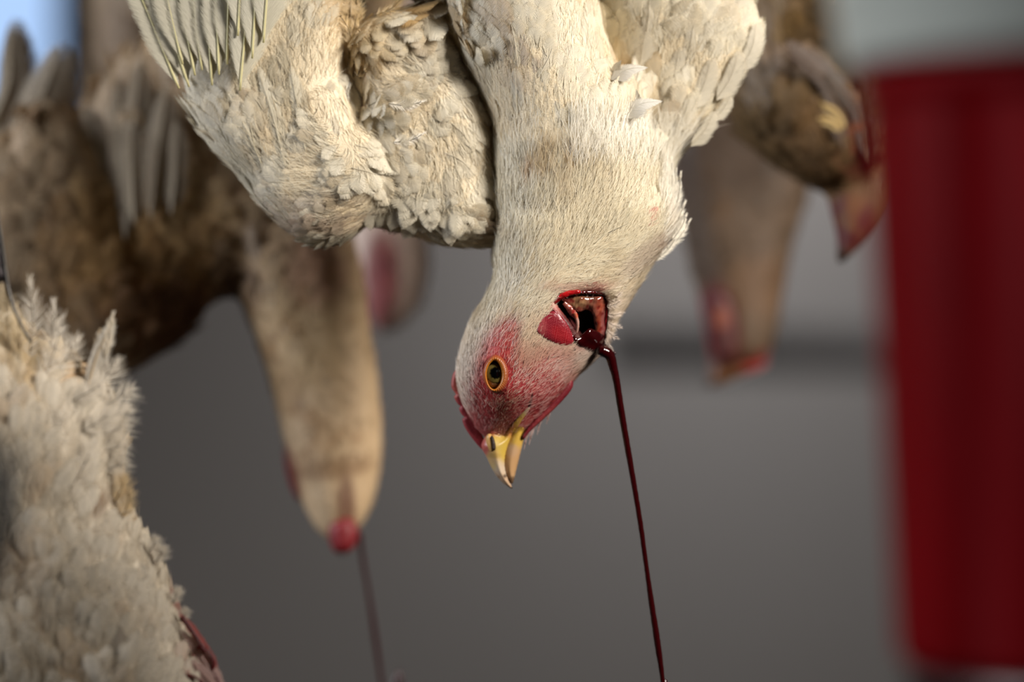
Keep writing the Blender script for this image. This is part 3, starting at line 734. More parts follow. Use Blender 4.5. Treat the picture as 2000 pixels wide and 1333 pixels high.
# tufts that stand off the neck
for b_, t_, be, w, z in [((1190, 160), (1264, 137), -.12, 27, -78), ((1215, 236), (1292, 203), -.15, 30, -78), ((1196, 150), (1212, 122), -.1, 16, -84), ((1236, 225), (1240, 178), .1, 14, -82)]:
    z = surf([b_])[0] - 2; quill('neck_tuft', b_, t_, be, w, D, z, z - 16, hen, (250, 246, 236), (250, 246, 236), shaft=.5, nS=16, roll=-.9, point=1.2)
for b_, t_, w, z in [((1300, 420), (1312, 310), 20, 10), ((1306, 440), (1330, 338), 18, 8), ((1296, 470), (1338, 395), 20, 0), ((1300, 490), (1348, 430), 18, 4), ((1290, 380), (1300, 300), 22, 0), ((1306, 410), (1322, 330), 14, 20), ((1312, 470), (1340, 420), 16, -10),
                     ((1280, 510), (1322, 462), 16, -4), ]:
    z = surf([b_])[0] - 1 if b_[1] < 350 else z
    downy('loose_feather', b_, t_, .06, w, D, z, z - 5, hen, (250, 243, 228), nb=46, r=.0001, open_=34)
# yellowed down in the armpit
for b_, t_, w, z in [((690, 150), (668, 40), 26, -34), ((700, 150), (700, 50), 26, -36), ((696, 130), (730, 60), 24, -34), ((690, 100), (655, 20), 30, -30), ((690, 60), (690, -20), 30, -30), ((712, 140), (756, 90), 22, -32), ((735, 30), (790, -10), 24, -40),
                     ((668, 150), (662, 196), 14, -50), ((684, 160), (680, 200), 10, -46), ((700, 150), (722, 128), 14, -40), ((760, 205), (830, 200), 22, -44), ((770, 280), (830, 262), 20, -50)]:
    z = surf([b_])[0] - 3
    downy('loose_feather', b_, t_, .1, w, D, z, z - 6, hen, (226, 198, 146) if b_[1] < 152 else (248, 242, 230), nb=34, r=.00009, curl=.5, open_=40)

# ---- head details
def cc(rgb): return lambda p: np.broadcast_to(lin(rgb), (len(p), 3))
def comb_col(p): return blobs(p, (138, 40, 46), [(890, 750, 8, 30, 0, (176, 84, 66), .6)])
solid('comb', [(902, 716), (890, 722), (884, 732), (882, 744), (881, 754), (884, 762), (889, 768), (891, 772), (886, 774), (890, 784), (896, 792), (901, 795), (896, 797), (899, 806), (904, 813), (909, 816), (902, 818),
               (906, 832), (914, 846), (926, 862), (938, 876), (948, 884), (950, 868), (936, 838), (920, 808), (908, 776), (904, 745)], 6, 6, 2, D, M_FACE, hen, comb_col, off=6, sm=1)
def ub_col(p):
    c = blobs(p, (206, 184, 158), [(955, 905, 16, 12, 40, (206, 176, 84), .6), (975, 870, 36, 26, 20, (206, 172, 64), .9), (1005, 830, 30, 22, -50, (204, 162, 40), .9), (985, 942, 26, 12, 40, (196, 156, 120), .7), (952, 884, 18, 26, -30, (196, 150, 110), .5), (990, 878, 10, 26, 10, (208, 174, 70), .8)])
    return blobs_over(p, c * .8, [(986, 930, 4, 3, 0, (50, 34, 26), .9), (974, 932, 3, 3, 0, (110, 76, 50), .6), (1000, 955, 5, 4, 0, (110, 70, 40), .7), (965, 890, 14, 5, 20, (150, 120, 50), .5), (955, 830, 34, 20, 0, (160, 56, 60), 1), (943, 872, 13, 20, 0, (168, 70, 74), .9), (996, 838, 12, 16, 0, (176, 90, 60), .6)])
def blobs_over(px_, c, bl):
    for x, y, rx, ry, an, rgb, st in bl:
        q = ((px_[:, 0] - x) / rx) ** 2 + ((px_[:, 1] - y) / ry) ** 2
        w = st / (1 + np.exp((q - 1) * 4)); c = c * (1 - w[:, None]) + lin(rgb) * w[:, None]
    return c
def lb_col(p): return .82 * blobs(p, (196, 160, 120), [(1014, 845, 16, 34, 15, (206, 166, 60), .95), (1000, 880, 12, 12, 0, (196, 170, 150), .7), (1003, 900, 14, 30, 8, (190, 140, 84), .5), (1000, 938, 8, 7, 0, (70, 44, 30), .8)])
def overskin(name, poly, T, R, step, mat, parent, colfn, off, tilt):
    V, F = inflate(poly, T, R, step, off=off, tilt=tilt, sm=1)
    for k in range(len(V)):
        if V[k, 2] > 8: continue
        w = to_world(np.array([[V[k, 0], V[k, 1], 0]]), D)[0]
        h = bvh.ray_cast(Vector((w[0], D - .2, w[2])), Vector((0, 1, 0)))
        if h[0] is not None and h[0].y < D + .001:
            V[k, 2] = min(V[k, 2], (h[0].y - D) / (U * D) - 2.5)
    return part(name, raw_mesh(name, to_world(V, D), F, mat, cols=colfn(V[:, :2])), parent)
ub = overskin('upper_beak', [(939, 874), (943, 860), (952, 848), (964, 842), (976, 848), (984, 853), (992, 841), (1002, 827), (1014, 813), (1024, 802), (1035, 793), (1035, 799), (1023, 815), (1013, 830), (1004, 846), (996, 864), (990, 884), (987, 905), (989, 922), (994, 938), (999, 949), (1002, 957), (987, 948), (976, 938), (966, 925), (957, 908), (949, 890)],
          30, 34, 2.6, M_HORN, hen, ub_col, -4, (985, 957, 0, -.03))
overskin('lower_beak', [(1004, 836), (1016, 832), (1027, 838), (1023, 858), (1018, 880), (1013, 900), (1008, 920), (1004, 938), (1000, 948), (993, 938), (984, 920), (981, 900), (983, 880), (992, 858)], 18, 20, 2.6, M_HORN, hen, lb_col, -1, (985, 957, 0, -.0))
drape('mouth_line', [(1028, 802), (1033, 790), (1036, 776), (1040, 764), (1042, 765), (1040, 780), (1036, 796), (1031, 806)], 2, 2, 1.5, M_FACE, hen, cc((70, 16, 20)))
solid('nostril', [(959, 849), (963, 851), (967, 862), (969, 874), (967, 880), (962, 878), (961, 866)], 5, 4, 1.5, D, M_FACE, ub, cc((46, 26, 12)), off=-30, sm=1)
solid('nostril_flap', [(950, 850), (957, 846), (963, 851), (967, 866), (966, 882), (960, 885), (953, 876), (949, 862)], 8, 8, 2, D, M_HORN, ub, cc((196, 152, 90)), off=-22, sm=1)
solid('wattle', [(1116, 736), (1121, 752), (1112, 768), (1096, 786), (1076, 806), (1052, 828), (1030, 848), (1022, 862), (1018, 852), (1028, 836), (1048, 812), (1070, 790), (1090, 766), (1104, 746)], 11, 12, 3, D, M_FACE, hen,
      lambda p: blobs(p, (112, 26, 36), [(1070, 815, 40, 10, -42, (150, 62, 60), .6)]), off=-14, sm=1)
M_EAR = m_attr('earlobe_skin', rough=.32, bump=.5, bscale=900, spec=.5)
def ear_col(p):
    c = blobs(p, (128, 18, 36), [(1095, 655, 22, 14, 40, (160, 14, 26), .7), (1054, 640, 12, 22, 0, (168, 80, 80), .6)])
    st = .5 + .5 * np.sin(p[:, 0] * 1.9 + .25 * p[:, 1] + 2 * np.sin(p[:, 0] * .31)); return c * (1 - .22 * st[:, None]) + lin((204, 110, 110)) * (.26 * st[:, None] ** 3)
drape('earlobe', EARP, 6, 18, 1.8, M_EAR, hen, ear_col, off=-1, sm=0)

for b_, t_, w in [((1048, 826), (1034, 866), 12), ((1036, 838), (1024, 876), 10), ((1062, 812), (1050, 846), 12), ((1078, 798), (1068, 826), 10)]:
    downy('chin_bristle', b_, t_, .05, w, D, -8, 0, hen, (168, 132, 122), nb=16, r=.00006, open_=18)
# eye
ex, ey = 966.5, 731
s15 = U * D
def sphere(c, r, n=32, sc3=(1, 1, 1)):
    u = np.linspace(0, np.pi, n + 1); v = np.linspace(0, 2 * np.pi, 2 * n, endpoint=False)
    # pole faces the camera (-y)
    X = np.outer(np.sin(u), np.cos(v)); Z = np.outer(np.sin(u), np.sin(v)); Y = -np.outer(np.cos(u), np.ones(2 * n))
    V = np.stack([X, Y, Z], -1).reshape(-1, 3) * r * np.array(sc3) + np.array(c)
    F = [(i * 2 * n + j, i * 2 * n + (j + 1) % (2 * n), (i + 1) * 2 * n + (j + 1) % (2 * n), (i + 1) * 2 * n + j) for i in range(n) for j in range(2 * n)]
    return V, np.array(F), np.repeat(u, 2 * n)
ecz = float(np.median(surf([(952, 700), (990, 715), (985, 765), (950, 760), (ex, ey - 34)]))) + 8
print('eye depth', ecz)
cW = to_world(np.array([[ex, ey, ecz]]), D)[0]
V, F, uu = sphere(cW, 24 * s15, 40, (1, .85, 1.15))
pc = to_px(V, D); rr = np.hypot(pc[:, 0] - 969, pc[:, 1] - 728)
fr = (pc[:, 2] < ecz)
ec = np.where((rr < 10.5)[:, None], lin((3, 3, 4)), np.where((rr < 12)[:, None], lin((44, 36, 16)), np.where((rr < 18.5)[:, None], lin((92, 82, 42)), np.where((rr < 20.5)[:, None], lin((26, 20, 12)), lin((112, 84, 56))))))
ec = np.where(fr[:, None], ec, lin((150, 130, 110)))
M_EYE = m_attr('eye_surface', rough=.06, spec=.5, coat=0)
eyeo = part('eye', raw_mesh('eye', V, F, M_EYE, cols=ec), hen)
# almond eyelids: a ring lofted between outer and inner outline
outer = chaikin([(966, 690), (984, 698), (994, 716), (996, 738), (988, 758), (972, 768), (958, 764), (947, 748), (943, 728), (949, 706)], 2)
inner = chaikin([(966, 703), (974, 710), (979, 722), (980, 736), (976, 750), (966, 761), (957, 755), (952, 742), (951, 726), (956, 712)], 2)
outer = resample(outer, 1.6); n = len(outer)
ang = np.arctan2(outer[:, 1] - ey, outer[:, 0] - ex)
def ray(poly, a):
    aa = np.arctan2(poly[:, 1] - ey, poly[:, 0] - ex); r_ = np.hypot(poly[:, 0] - ex, poly[:, 1] - ey); o = np.argsort(aa)
    return np.interp(a, np.concatenate([aa[o] - 2 * np.pi, aa[o], aa[o] + 2 * np.pi]), np.tile(r_[o], 3))
ro, ri = ray(outer, ang), ray(inner, ang)
prof = [(1.12, 12), (1.0, -4), (.75, -13), (.45, -17), (.2, -16), (.04, -11), (0, -2), (.04, 8)]
Vr = []; cr = []
for k, (f, h) in enumerate(prof):
    r_ = ri + (ro - ri) * f
    fold = .9 * np.sin(ang * 46) * (.3 < f < 1.05)
    Vr.append(np.column_stack([ex + r_ * np.cos(ang), ey + r_ * np.sin(ang), np.full(n, ecz - 8 + h) + fold]))
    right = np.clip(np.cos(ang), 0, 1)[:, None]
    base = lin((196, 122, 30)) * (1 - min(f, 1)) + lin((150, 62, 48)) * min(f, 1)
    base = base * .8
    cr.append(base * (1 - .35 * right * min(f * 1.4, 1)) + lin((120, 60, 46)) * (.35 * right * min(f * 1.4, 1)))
Vr = np.vstack(Vr); m_ = len(prof)
F = np.array([(i * n + j, (i + 1) * n + j, (i + 1) * n + (j + 1) % n, i * n + (j + 1) % n) for i in range(m_ - 1) for j in range(n)])
part('eyelid', raw_mesh('eyelid', to_world(Vr, D), F, M_HORN, cols=np.clip(np.vstack(cr), 0, 1)), hen, label='orange eyelid ring')

# ---- inside of the cut
wd_ = empty('neck_wound', (0, 0, 0), parent=hen); wd_.location = Vector((0, 0, 0)) - hen.location
wd_['label'] = 'open cut in the throat with wet tissue'
def lump(name, pts, rad, rgb, mat=M_WET, rgb2=None, jit=.10, n=40):
    pts = np.array(pts, float); pts[:, 2] = surf(pts) + (pts[:, 2] + 72) * .8 - (2 if name != 'pooled_blood' else -2); W = to_world(pts, D); V, F = tube(W, np.array(rad) * s15 * (1.2 if name == 'muscle' else 1), n=n, k=14, jitter=jit)
    c = np.broadcast_to(lin(rgb), (len(V), 3)).copy()
    if rgb2 is not None:
        w = np.clip(smooth_noise(to_px(V, D)[:, :2], 7, 2) * 1.4 + .2, 0, 1)[:, None]; c = c * (1 - w) + lin(rgb2) * w
    me_ = raw_mesh(name, V, F, mat, cols=c); o = bpy.data.objects.new(name, me_); link(o, parent=wd_); return o
V, F = inflate([(1090, 584), (1110, 576), (1140, 574), (1176, 576), (1184, 590), (1183, 640), (1180, 672), (1164, 676), (1160, 640), (1156, 612), (1144, 606), (1130, 612), (1120, 606), (1108, 600)], 13, 13, 1.6, sm=1)
nz_ = smooth_noise(V[:, :2], 11, 3) * 4 + smooth_noise(V[:, :2] @ np.array([[1, .3], [-.5, 1]]), 4.3, 1) * .8
V[:, 2] += surf(V) + 17 + nz_
tc_ = blobs(V[:, :2], (150, 84, 68), [(1128, 590, 22, 12, 0, (176, 134, 96), .9), (1152, 588, 10, 12, 0, (130, 84, 66), .8), (1172, 598, 9, 14, 0, (176, 84, 60), .8), (1168, 640, 9, 26, 0, (150, 62, 34), .7), (1178, 640, 6, 34, 0, (150, 84, 84), .8), (1105, 586, 16, 6, 20, (160, 60, 60), .8)])
w_ = np.clip(smooth_noise(V[:, :2], 5, 8) * 1.6 - .1, 0, 1)[:, None] * .75; tc_ = tc_ * (1 - w_) + lin((120, 22, 24)) * w_
me_ = raw_mesh('tissue', to_world(V, D), F, M_WET, cols=tc_ * .72); link(bpy.data.objects.new('tissue', me_), parent=wd_)
lump('muscle', [(1100, 592, -56), (1108, 600, -54), (1117, 611, -50), (1124, 620, -48)], [3, 5, 6, 4], (166, 96, 84), rgb2=(140, 36, 34))
lump('tendon', [(1121, 612, -58), (1126, 628, -60), (1126, 642, -58), (1122, 656, -52)], [4, 3.6, 3.4, 2.4], (190, 146, 134), rgb2=(186, 96, 70), jit=.05)
lump('tendon', [(1146, 576, -60), (1142, 588, -58), (1140, 602, -52)], [2, 2.4, 2], (220, 200, 190), jit=.05)
lump('tendon', [(1158, 574, -60), (1150, 592, -54)], [1.6, 1.6], (214, 190, 180), jit=.05)
lump('torn_skin_edge', [(1080, 594, -64), (1096, 580, -72), (1112, 574, -76), (1128, 572, -76), (1124, 578, -70)], [3, 6, 5, 4, 2], (176, 22, 26), rgb2=(150, 20, 24))
lump('torn_skin_edge', [(1128, 573, -74), (1150, 572, -72), (1172, 574, -66), (1184, 580, -60)], [3, 3, 3, 3], (90, 20, 22), rgb2=(60, 12, 14))
lump('torn_skin_edge', [(1184, 578, -58), (1183, 610, -58), (1180, 640, -56), (1176, 664, -54)], [3, 3.4, 2.6, 2], (104, 14, 20))
lump('torn_skin_edge', [(1076, 602, -70), (1092, 620, -72), (1108, 645, -70), (1120, 664, -66)], [1.5, 2, 2, 1.5], (130, 50, 58), rgb2=(190, 130, 130))
V, F = inflate([(1110, 655), (1118, 652), (1128, 660), (1138, 650), (1150, 640), (1162, 646), (1174, 650), (1183, 664), (1190, 682), (1196, 694), (1186, 700), (1170, 697), (1156, 694), (1138, 684), (1124, 676), (1114, 668)], 9, 13, 1.6, sm=1)
V[:, 2] += surf(V) + 5 + smooth_noise(V[:, :2], 9, 4) * 2.2
me_ = raw_mesh('pooled_blood', to_world(V, D), F, M_BLOOD); link(bpy.data.objects.new('pooled_blood', me_), parent=wd_)
for x, y, r in [(1121, 682, 3), (1131, 690, 2.2), (1147, 697, 2.5), (1112, 672, 2), (1200, 690, 3)]:
    V, F, _u = sphere((0, 0, 0), r * s15, 10); z0 = surf([(x, y)])[0]; V = V + to_world(np.array([[x, y, z0 - 1]]), D)
    me_ = raw_mesh('blood_drop', V, F, M_BLOOD); link(bpy.data.objects.new('blood_drop', me_), parent=wd_)
for b_, t_, w in [((1184, 600), (1212, 588), 16), ((1186, 615), (1216, 612), 16), ((1186, 630), (1212, 640), 16), ((1184, 645), (1206, 662), 14), ((1182, 662), (1196, 684), 10), ((1186, 588), (1212, 572), 16)]:
    z = surf([b_])[0] - 2; downy('loose_feather', b_, t_, .08, w, D, z, z + 6, hen, (216, 198, 182), nb=14, r=.00005, open_=48)
legs(hen, D, 930, 1150, -880, 2.06)
# blood running out of the cut
bp_ = [(1168, 684, -52), (1180, 687, -50), (1190, 696, -44), (1196, 716, -40), (1203, 745, -38), (1212, 800, -36), (1224, 870, -34), (1238, 950, -32), (1251, 1030, -30), (1262, 1110, -28), (1272, 1180, -26), (1284, 1260, -24), (1294, 1333, -22), (1312, 1500, -20)]
W = to_world(np.array(bp_, float), D)
W = np.vstack([W, W[-1] + np.array([.02, 0, -.3]), W[-1] + np.array([.04, 0, -1.16])])
rad = np.array([9, 11, 10, 8.5, 7, 6.5, 6, 5.2, 5, 4.6, 5.6, 6.2, 4.5, 5, 5, 5]) * s15
V, F = tube(W, rad, n=220, k=12, jitter=.03)
part('blood_stream', raw_mesh('blood_stream', V, F, M_BLOOD), None, label='thin dark red stream of blood running from the cut throat of the sharp chicken', cat='blood')

# ================================================================= birds around it
def other_bird(lobes, d0, label, guides, nf, nz, colfn, voxel=.0022, skin=(200, 170, 140), lift=.12, group=None, leg=None, rad=.00014, wf=None):
    root = empty('hanging_chicken', P(np.mean([p[0] for p in lobes[0]['poly']]), np.mean([p[1] for p in lobes[0]['poly']]), d0), label=label, cat='chicken', group=group)
    S = [inflate(**l) for l in lobes]
    m = fuse(S, d0, voxel, 'body', 3)
    c_ = np.empty(len(m.vertices) * 3, np.float32); m.vertices.foreach_get('co', c_); p_ = to_px(c_.reshape(-1, 3).astype(float), d0)
    a_ = m.color_attributes.new('Col', 'FLOAT_COLOR', 'POINT'); q4 = np.ones((len(p_), 4), np.float32); q4[:, :3] = colfn(p_); a_.data.foreach_set('color', q4.ravel())
    m.materials.append(M_SKIN); part('body', m, root)
    plume_cover('plumage', root, m, d0, nf, nz, guides, colfn, wf, wf, lift=lift, rad=rad)
    if leg: legs(root, d0, leg[0], leg[1], leg[2], 2.06)
    return root
def ins(poly): 
    q = chaikin(poly, 2)
    return lambda p: inside(p, q)

# --- left bird behind
DL = 1.64
l_body = [(150, 235), (185, 190), (232, 150), (270, 118), (330, 150), (420, 240), (560, 330), (640, 470), (640, 560), (480, 590), (440, 580), (400, 600), (375, 650), (320, 690), (268, 722), (240, 742), (200, 700), (160, 560), (150, 400)]
l_wing = [(-60, 330), (10, 330), (40, 250), (100, 260), (150, 260), (200, 330), (260, 480), (330, 640), (262, 732), (225, 745), (150, 800), (60, 800), (-60, 760)]
l_neck = [(430, 470), (470, 600), (492, 650), (515, 720), (535, 790), (548, 850), (562, 900), (580, 960), (600, 1010), (628, 1050), (660, 1066), (690, 1050), (718, 1010), (738, 950), (746, 880), (744, 800), (735, 720), (722, 640), (712, 560), (690, 450), (560, 380)]
l_up = [(180, 180), (300, 60), (420, -300), (480, -620), (640, -800), (800, -620), (820, -200), (720, 300), (560, 420), (330, 330)]
GL = [(80, 500, -.1, -1, 70, 50, 30), (250, 300, .05, -1, 80, 56, 30), (300, 550, .1, -1, 60, 44, 30), (450, 450, -.1, -1, 60, 44, 30), (600, 650, -.1, -1, 34, 22, 26), (650, 850, -.1, -1, 26, 18, 22), (650, 1000, 0, -1, 16, 10, 14), (500, -200, 0, -1, 90, 60, 30)]
def colL(p):
    c = blobs(p, (200, 172, 136), [(300, 480, 160, 120, 0, (200, 160, 96), .7), (200, 560, 120, 120, 0, (178, 132, 72), .7), (320, 640, 120, 80, 0, (132, 92, 62), .8), (470, 580, 50, 70, 0, (96, 64, 44), .7), (600, 640, 90, 120, 0, (216, 186, 140), .6), (620, 540, 60, 60, 0, (190, 140, 116), .6),
                                   (650, 915, 80, 22, -6, (124, 88, 52), .7), (678, 990, 18, 60, 0, (90, 44, 36), .8), (570, 930, 16, 60, -10, (110, 50, 44), .7), (640, 800, 60, 40, 0, (214, 186, 150), .5), (560, 760, 30, 60, -12, (160, 124, 80), .6)])  # the band across the neck paints the dark of a fold
    return stain_shade(p, c, .5, (150, 106, 58), 70, 4, .2)
hl = other_bird([dict(poly=l_body, T=95, R=140, step=14, off=40), dict(poly=l_wing, T=50, R=90, step=14, off=-30), dict(poly=l_neck, T=92, R=92, step=10, off=30), dict(poly=l_up, T=170, R=220, step=18, off=90)], DL,
                'blurred tan chicken behind at the left, wing tips raised, long neck with red tip', GL, 3200, 16000, colL, leg=(540, 700, -760))
for b_, t_, be, w, z in [((90, 440), (126, 84), -.1, 72, -40), ((60, 400), (112, 130), -.12, 60, -34), ((120, 440), (132, 270), .05, 44, -46), ((-30, 360), (32, 34), .06, 52, -20), ((-20, 260), (22, 60), .1, 30, -26), ((80, 470), (50, 260), .0, 40, -44),
                         ((200, 420), (168, 210), .05, 40, -44), ((250, 470), (278, 120), .0, 46, -60), ((300, 430), (330, 170), .0, 44, -66), ((240, 400), (235, 160), .0, 40, -52), ((270, 440), (262, 250), .0, 30, -84), ((340, 420), (350, 240), .02, 26, -72)]:
    quill('flight_feather', b_, t_, be, w, DL, z, z, hl, (206, 190, 166), (220, 206, 180), shaft=2.5, fray=.03)
solid('comb', [(560, 868), (552, 880), (553, 910), (562, 945), (576, 975), (590, 990), (585, 940), (575, 890)], 14, 12, 5, DL, M_FACE, hl, cc((120, 30, 34)), off=40, sm=1)
solid('beak_and_comb_tip', [(640, 1030), (655, 1010), (680, 1005), (698, 1020), (702, 1045), (694, 1070), (672, 1084), (650, 1076)], 26, 26, 5, DL, M_FACE, hl, cc((120, 26, 32)), off=-30, sm=1)
W = to_world(np.array([(702, 1040, 0), (708, 1090, 0), (720, 1160, 0), (732, 1240, 0), (745, 1333, 0), (760, 1450, 0), (800, 1800, 0)], float), DL); W = np.vstack([W, W[-1] + np.array([.02, 0, -1.1])])
V, F = tube(W, np.array([5, 4.5, 4, 5, 4, 4, 4, 4]) * U * DL, n=90, k=8, jitter=.03)
part('blood_stream', raw_mesh('blood_stream', V, F, M_BLOOD), None, label='faint blurred thread of blood below the tan chicken with the long neck', cat='blood')

# --- bird seen between the left wing and the neck
DM = 1.80
m_neck = [(640, 260), (820, 260), (832, 420), (842, 500), (838, 560), (818, 610), (780, 645), (745, 655), (722, 640), (706, 560), (690, 480), (660, 400)]
m_up = [(560, 330), (620, 100), (600, -300), (700, -620), (860, -620), (960, -300), (930, 60), (900, 300), (800, 400), (650, 400)]
def colM(p): return blobs(p, (222, 200, 184), [(748, 540, 38, 92, 0, (112, 32, 32), 1), (735, 610, 30, 36, 0, (120, 44, 44), .8)])
other_bird([dict(poly=m_neck, T=62, R=70, step=12), dict(poly=m_up, T=150, R=180, step=18, off=60)], DM,
           'strongly blurred pale chicken neck with dark red patch, hanging below the spread wing', [(760, 500, 0, -1, 30, 20, 22), (760, 0, 0, -1, 80, 50, 28)], 900, 5000, colM, leg=(700, 830, -600))

# --- right: long neck with dark face
DR = 1.78
r_neck = [(1290, 250), (1330, 440), (1345, 520), (1362, 575), (1372, 620), (1380, 670), (1386, 705), (1378, 740), (1374, 758), (1392, 752), (1425, 736), (1462, 724), (1495, 706), (1508, 680), (1522, 640), (1528, 580), (1540, 520), (1556, 450), (1578, 395), (1590, 300), (1560, 180), (1400, 150)]
r_up = [(1270, 260), (1300, 60), (1330, -300), (1440, -600), (1600, -600), (1680, -300), (1650, 60), (1600, 300), (1480, 380), (1340, 360)]
def colR(p): return stain_shade(p, blobs(p, (98, 79, 62), [(1402, 640, 34, 80, -8, (110, 20, 26), 1), (1395, 600, 24, 30, 0, (126, 16, 30), .9), (1412, 610, 12, 20, 0, (140, 70, 50), .5), (1420, 715, 60, 26, -14, (88, 44, 26), .9), (1490, 705, 36, 16, -30, (130, 24, 24), .9), (1380, 748, 18, 14, 0, (50, 36, 24), .9),  # plumage darkened so the colour carries the shade on this bird
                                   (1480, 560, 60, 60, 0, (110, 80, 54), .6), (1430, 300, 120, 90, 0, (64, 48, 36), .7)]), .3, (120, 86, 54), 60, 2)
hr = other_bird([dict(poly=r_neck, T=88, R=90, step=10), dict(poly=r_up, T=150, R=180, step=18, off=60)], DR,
           'blurred shade-darkened brown chicken right of centre, straight neck and dark red face', [(1430, 450, 0, -1, 34, 22, 24), (1440, 650, 0, -1, 16, 10, 12), (1480, 0, 0, -1, 80, 50, 28)], 1500, 9000, colR, leg=(1420, 1540, -600),
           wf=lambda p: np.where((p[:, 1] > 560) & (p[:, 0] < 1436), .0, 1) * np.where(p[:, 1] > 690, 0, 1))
solid('wattle', [(1376, 575), (1395, 566), (1420, 578), (1432, 610), (1436, 660), (1432, 700), (1400, 712), (1388, 680), (1376, 630)], 14, 20, 5, DR, M_FACE, hr, lambda p: blobs(p, (72, 16, 20), [(1405, 622, 14, 22, 0, (150, 84, 60), .7), (1415, 670, 14, 30, 0, (70, 30, 22), .7)]), off=-84, sm=1)
solid('beak', [(1376, 764), (1386, 710), (1400, 700), (1440, 706), (1480, 708), (1500, 700), (1490, 722), (1450, 736), (1410, 752)], 20, 16, 5, DR, M_HORN, hr, lambda p: blobs(p, (96, 62, 36), [(1480, 712, 34, 14, -20, (140, 30, 28), .9), (1380, 752, 14, 14, 0, (48, 36, 24), .8)]), off=-30, sm=1)

# --- right: body with wing, beside the bucket
DW = 1.63
w_body = [(1400, -200), (1430, 60), (1436, 180), (1440, 262), (1480, 300), (1530, 335), (1580, 368), (1630, 380), (1690, 368), (1740, 330), (1790, 260), (1800, 100), (1780, -200), (1700, -560), (1500, -560)]
w_wing = [(1490, -60), (1500, 60), (1510, 110), (1550, 92), (1600, 110), (1660, 170), (1690, 260), (1700, 340), (1750, 300), (1780, 60), (1700, -120)]
w_head = [(1600, 330), (1618, 385), (1628, 430), (1638, 470), (1634, 505), (1638, 522), (1660, 505), (1690, 478), (1720, 450), (1760, 380), (1740, 300), (1640, 300)]
GW = [(1500, 100, .1, -1, 80, 50, 30), (1600, 250, .3, -.9, 60, 40, 28), (1560, 340, .3, -.9, 50, 34, 26), (1600, -200, 0, -1, 90, 60, 30), (1660, 430, .1, -1, 20, 12, 10)]
def colW(p): return stain_shade(p, blobs(p, (124, 100, 68), [(1600, 300, 80, 60, 30, (150, 116, 80), .6), (1660, 290, 34, 60, 0, (150, 80, 60), .7), (1660, 440, 60, 62, 0, (84, 18, 22), 1), (1638, 505, 16, 26, 0, (60, 36, 22), .9), (1480, 40, 60, 120, 0, (186, 146, 84), .5), (1540, 150, 60, 50, 0, (186, 158, 130), .6)]), .5, (126, 90, 50), 55, 7, .2)  # tan base darkened to put the bird's shade into its colour
hw = other_bird([dict(poly=w_body, T=120, R=150, step=14, off=30), dict(poly=w_wing, T=60, R=80, step=12, off=-60), dict(poly=w_head, T=48, R=50, step=8, off=30)], DW,
                'blurred tan chicken at the right, wing partly behind the red bucket, dark red head below', GW, 2200, 10000, colW, leg=(1540, 1640, -520), wf=lambda p: np.where(p[:, 1] > 385, .1, 1))
quill('flight_feather', (1640, 300), (1520, 90), .15, 34, DW, -90, -120, hw, (84, 64, 50), (130, 104, 80), roll=.3)
quill('flight_feather', (1690, 320), (1600, 150), .15, 34, DW, -80, -110, hw, (80, 62, 48), (130, 104, 80), roll=.3)
quill('covert_feather', (1590, 210), (1640, 258), -.1, 12, DW, -150, -150, hw, (206, 176, 116), (206, 176, 116))
quill('covert_feather', (1585, 240), (1632, 262), -.1, 12, DW, -150, -150, hw, (216, 184, 120), (206, 176, 116))

# --- far bird top left
DF = 1.98
f_b = [(165, -300), (180, 0), (184, 120), (196, 220), (240, 260), (330, 230), (420, 60), (460, -300), (380, -560), (230, -560)]
def colF(p): return stain_shade(p, blobs(p, (176, 152, 122), [(250, 120, 60, 90, 0, (150, 122, 92), .6)]), .3, (110, 80, 56), 60, 5)
other_bird([dict(poly=f_b, T=110, R=130, step=14)], DF, 'dim out-of-focus chicken body at the top left beside the dark post', [(280, 0, 0, -1, 70, 44, 30)], 700, 3000, colF, leg=(260, 340, -520))

# --- front left bird
DN = 1.425
n_b = [(-260, 640), (-120, 600), (20, 640), (110, 690), (175, 740), (215, 800), (228, 850), (232, 920), (238, 980), (262, 1030), (300, 1090), (328, 1150), (350, 1210), (382, 1270), (408, 1320), (450, 1420), (470, 1560), (380, 1720), (140, 1760), (-160, 1640), (-300, 1200)]
n_neck = [(60, 1640), (120, 1900), (170, 2120), (230, 2180), (290, 2120), (330, 1860), (340, 1640)]
GN = [(40, 660, .25, -1, 60, 34, 44), (180, 760, .7, -.8, 60, 30, 44), (210, 880, .8, -.6, 54, 26, 44), (100, 850, .3, -1, 60, 36, 44), (240, 1000, .45, -1, 48, 26, 40), (120, 1050, .1, -1, 60, 40, 40), (300, 1150, .5, -1, 44, 30, 36), (180, 1250, .1, -1, 60, 40, 36), (370, 1300, .4, -1, 44, 30, 34), (0, 1000, -.1, -1, 60, 40, 40), (200, 1800, 0, -1, 40, 24, 30)]
def colN(p):
    c = blobs(p, (222, 210, 190), [(60, 700, 70, 60, 0, (206, 176, 124), .7), (160, 740, 46, 18, -20, (206, 160, 100), .7), (260, 990, 30, 60, -25, (196, 160, 106), .7), (195, 990, 14, 22, 20, (150, 110, 66), .7), (277, 1133, 5, 6, 0, (70, 50, 36), 1), (232, 1292, 16, 7, 10, (90, 66, 56), .9), (150, 1300, 40, 40, 0, (200, 170, 130), .5), (40, 1130, 50, 60, 0, (196, 166, 130), .4),
                                   (352, 1205, 10, 30, -30, (150, 60, 56), .7), (385, 1320, 40, 14, 20, (170, 24, 30), .9)])
    return stain_shade(p, c, .4, (186, 150, 104), 50, 9, .3)
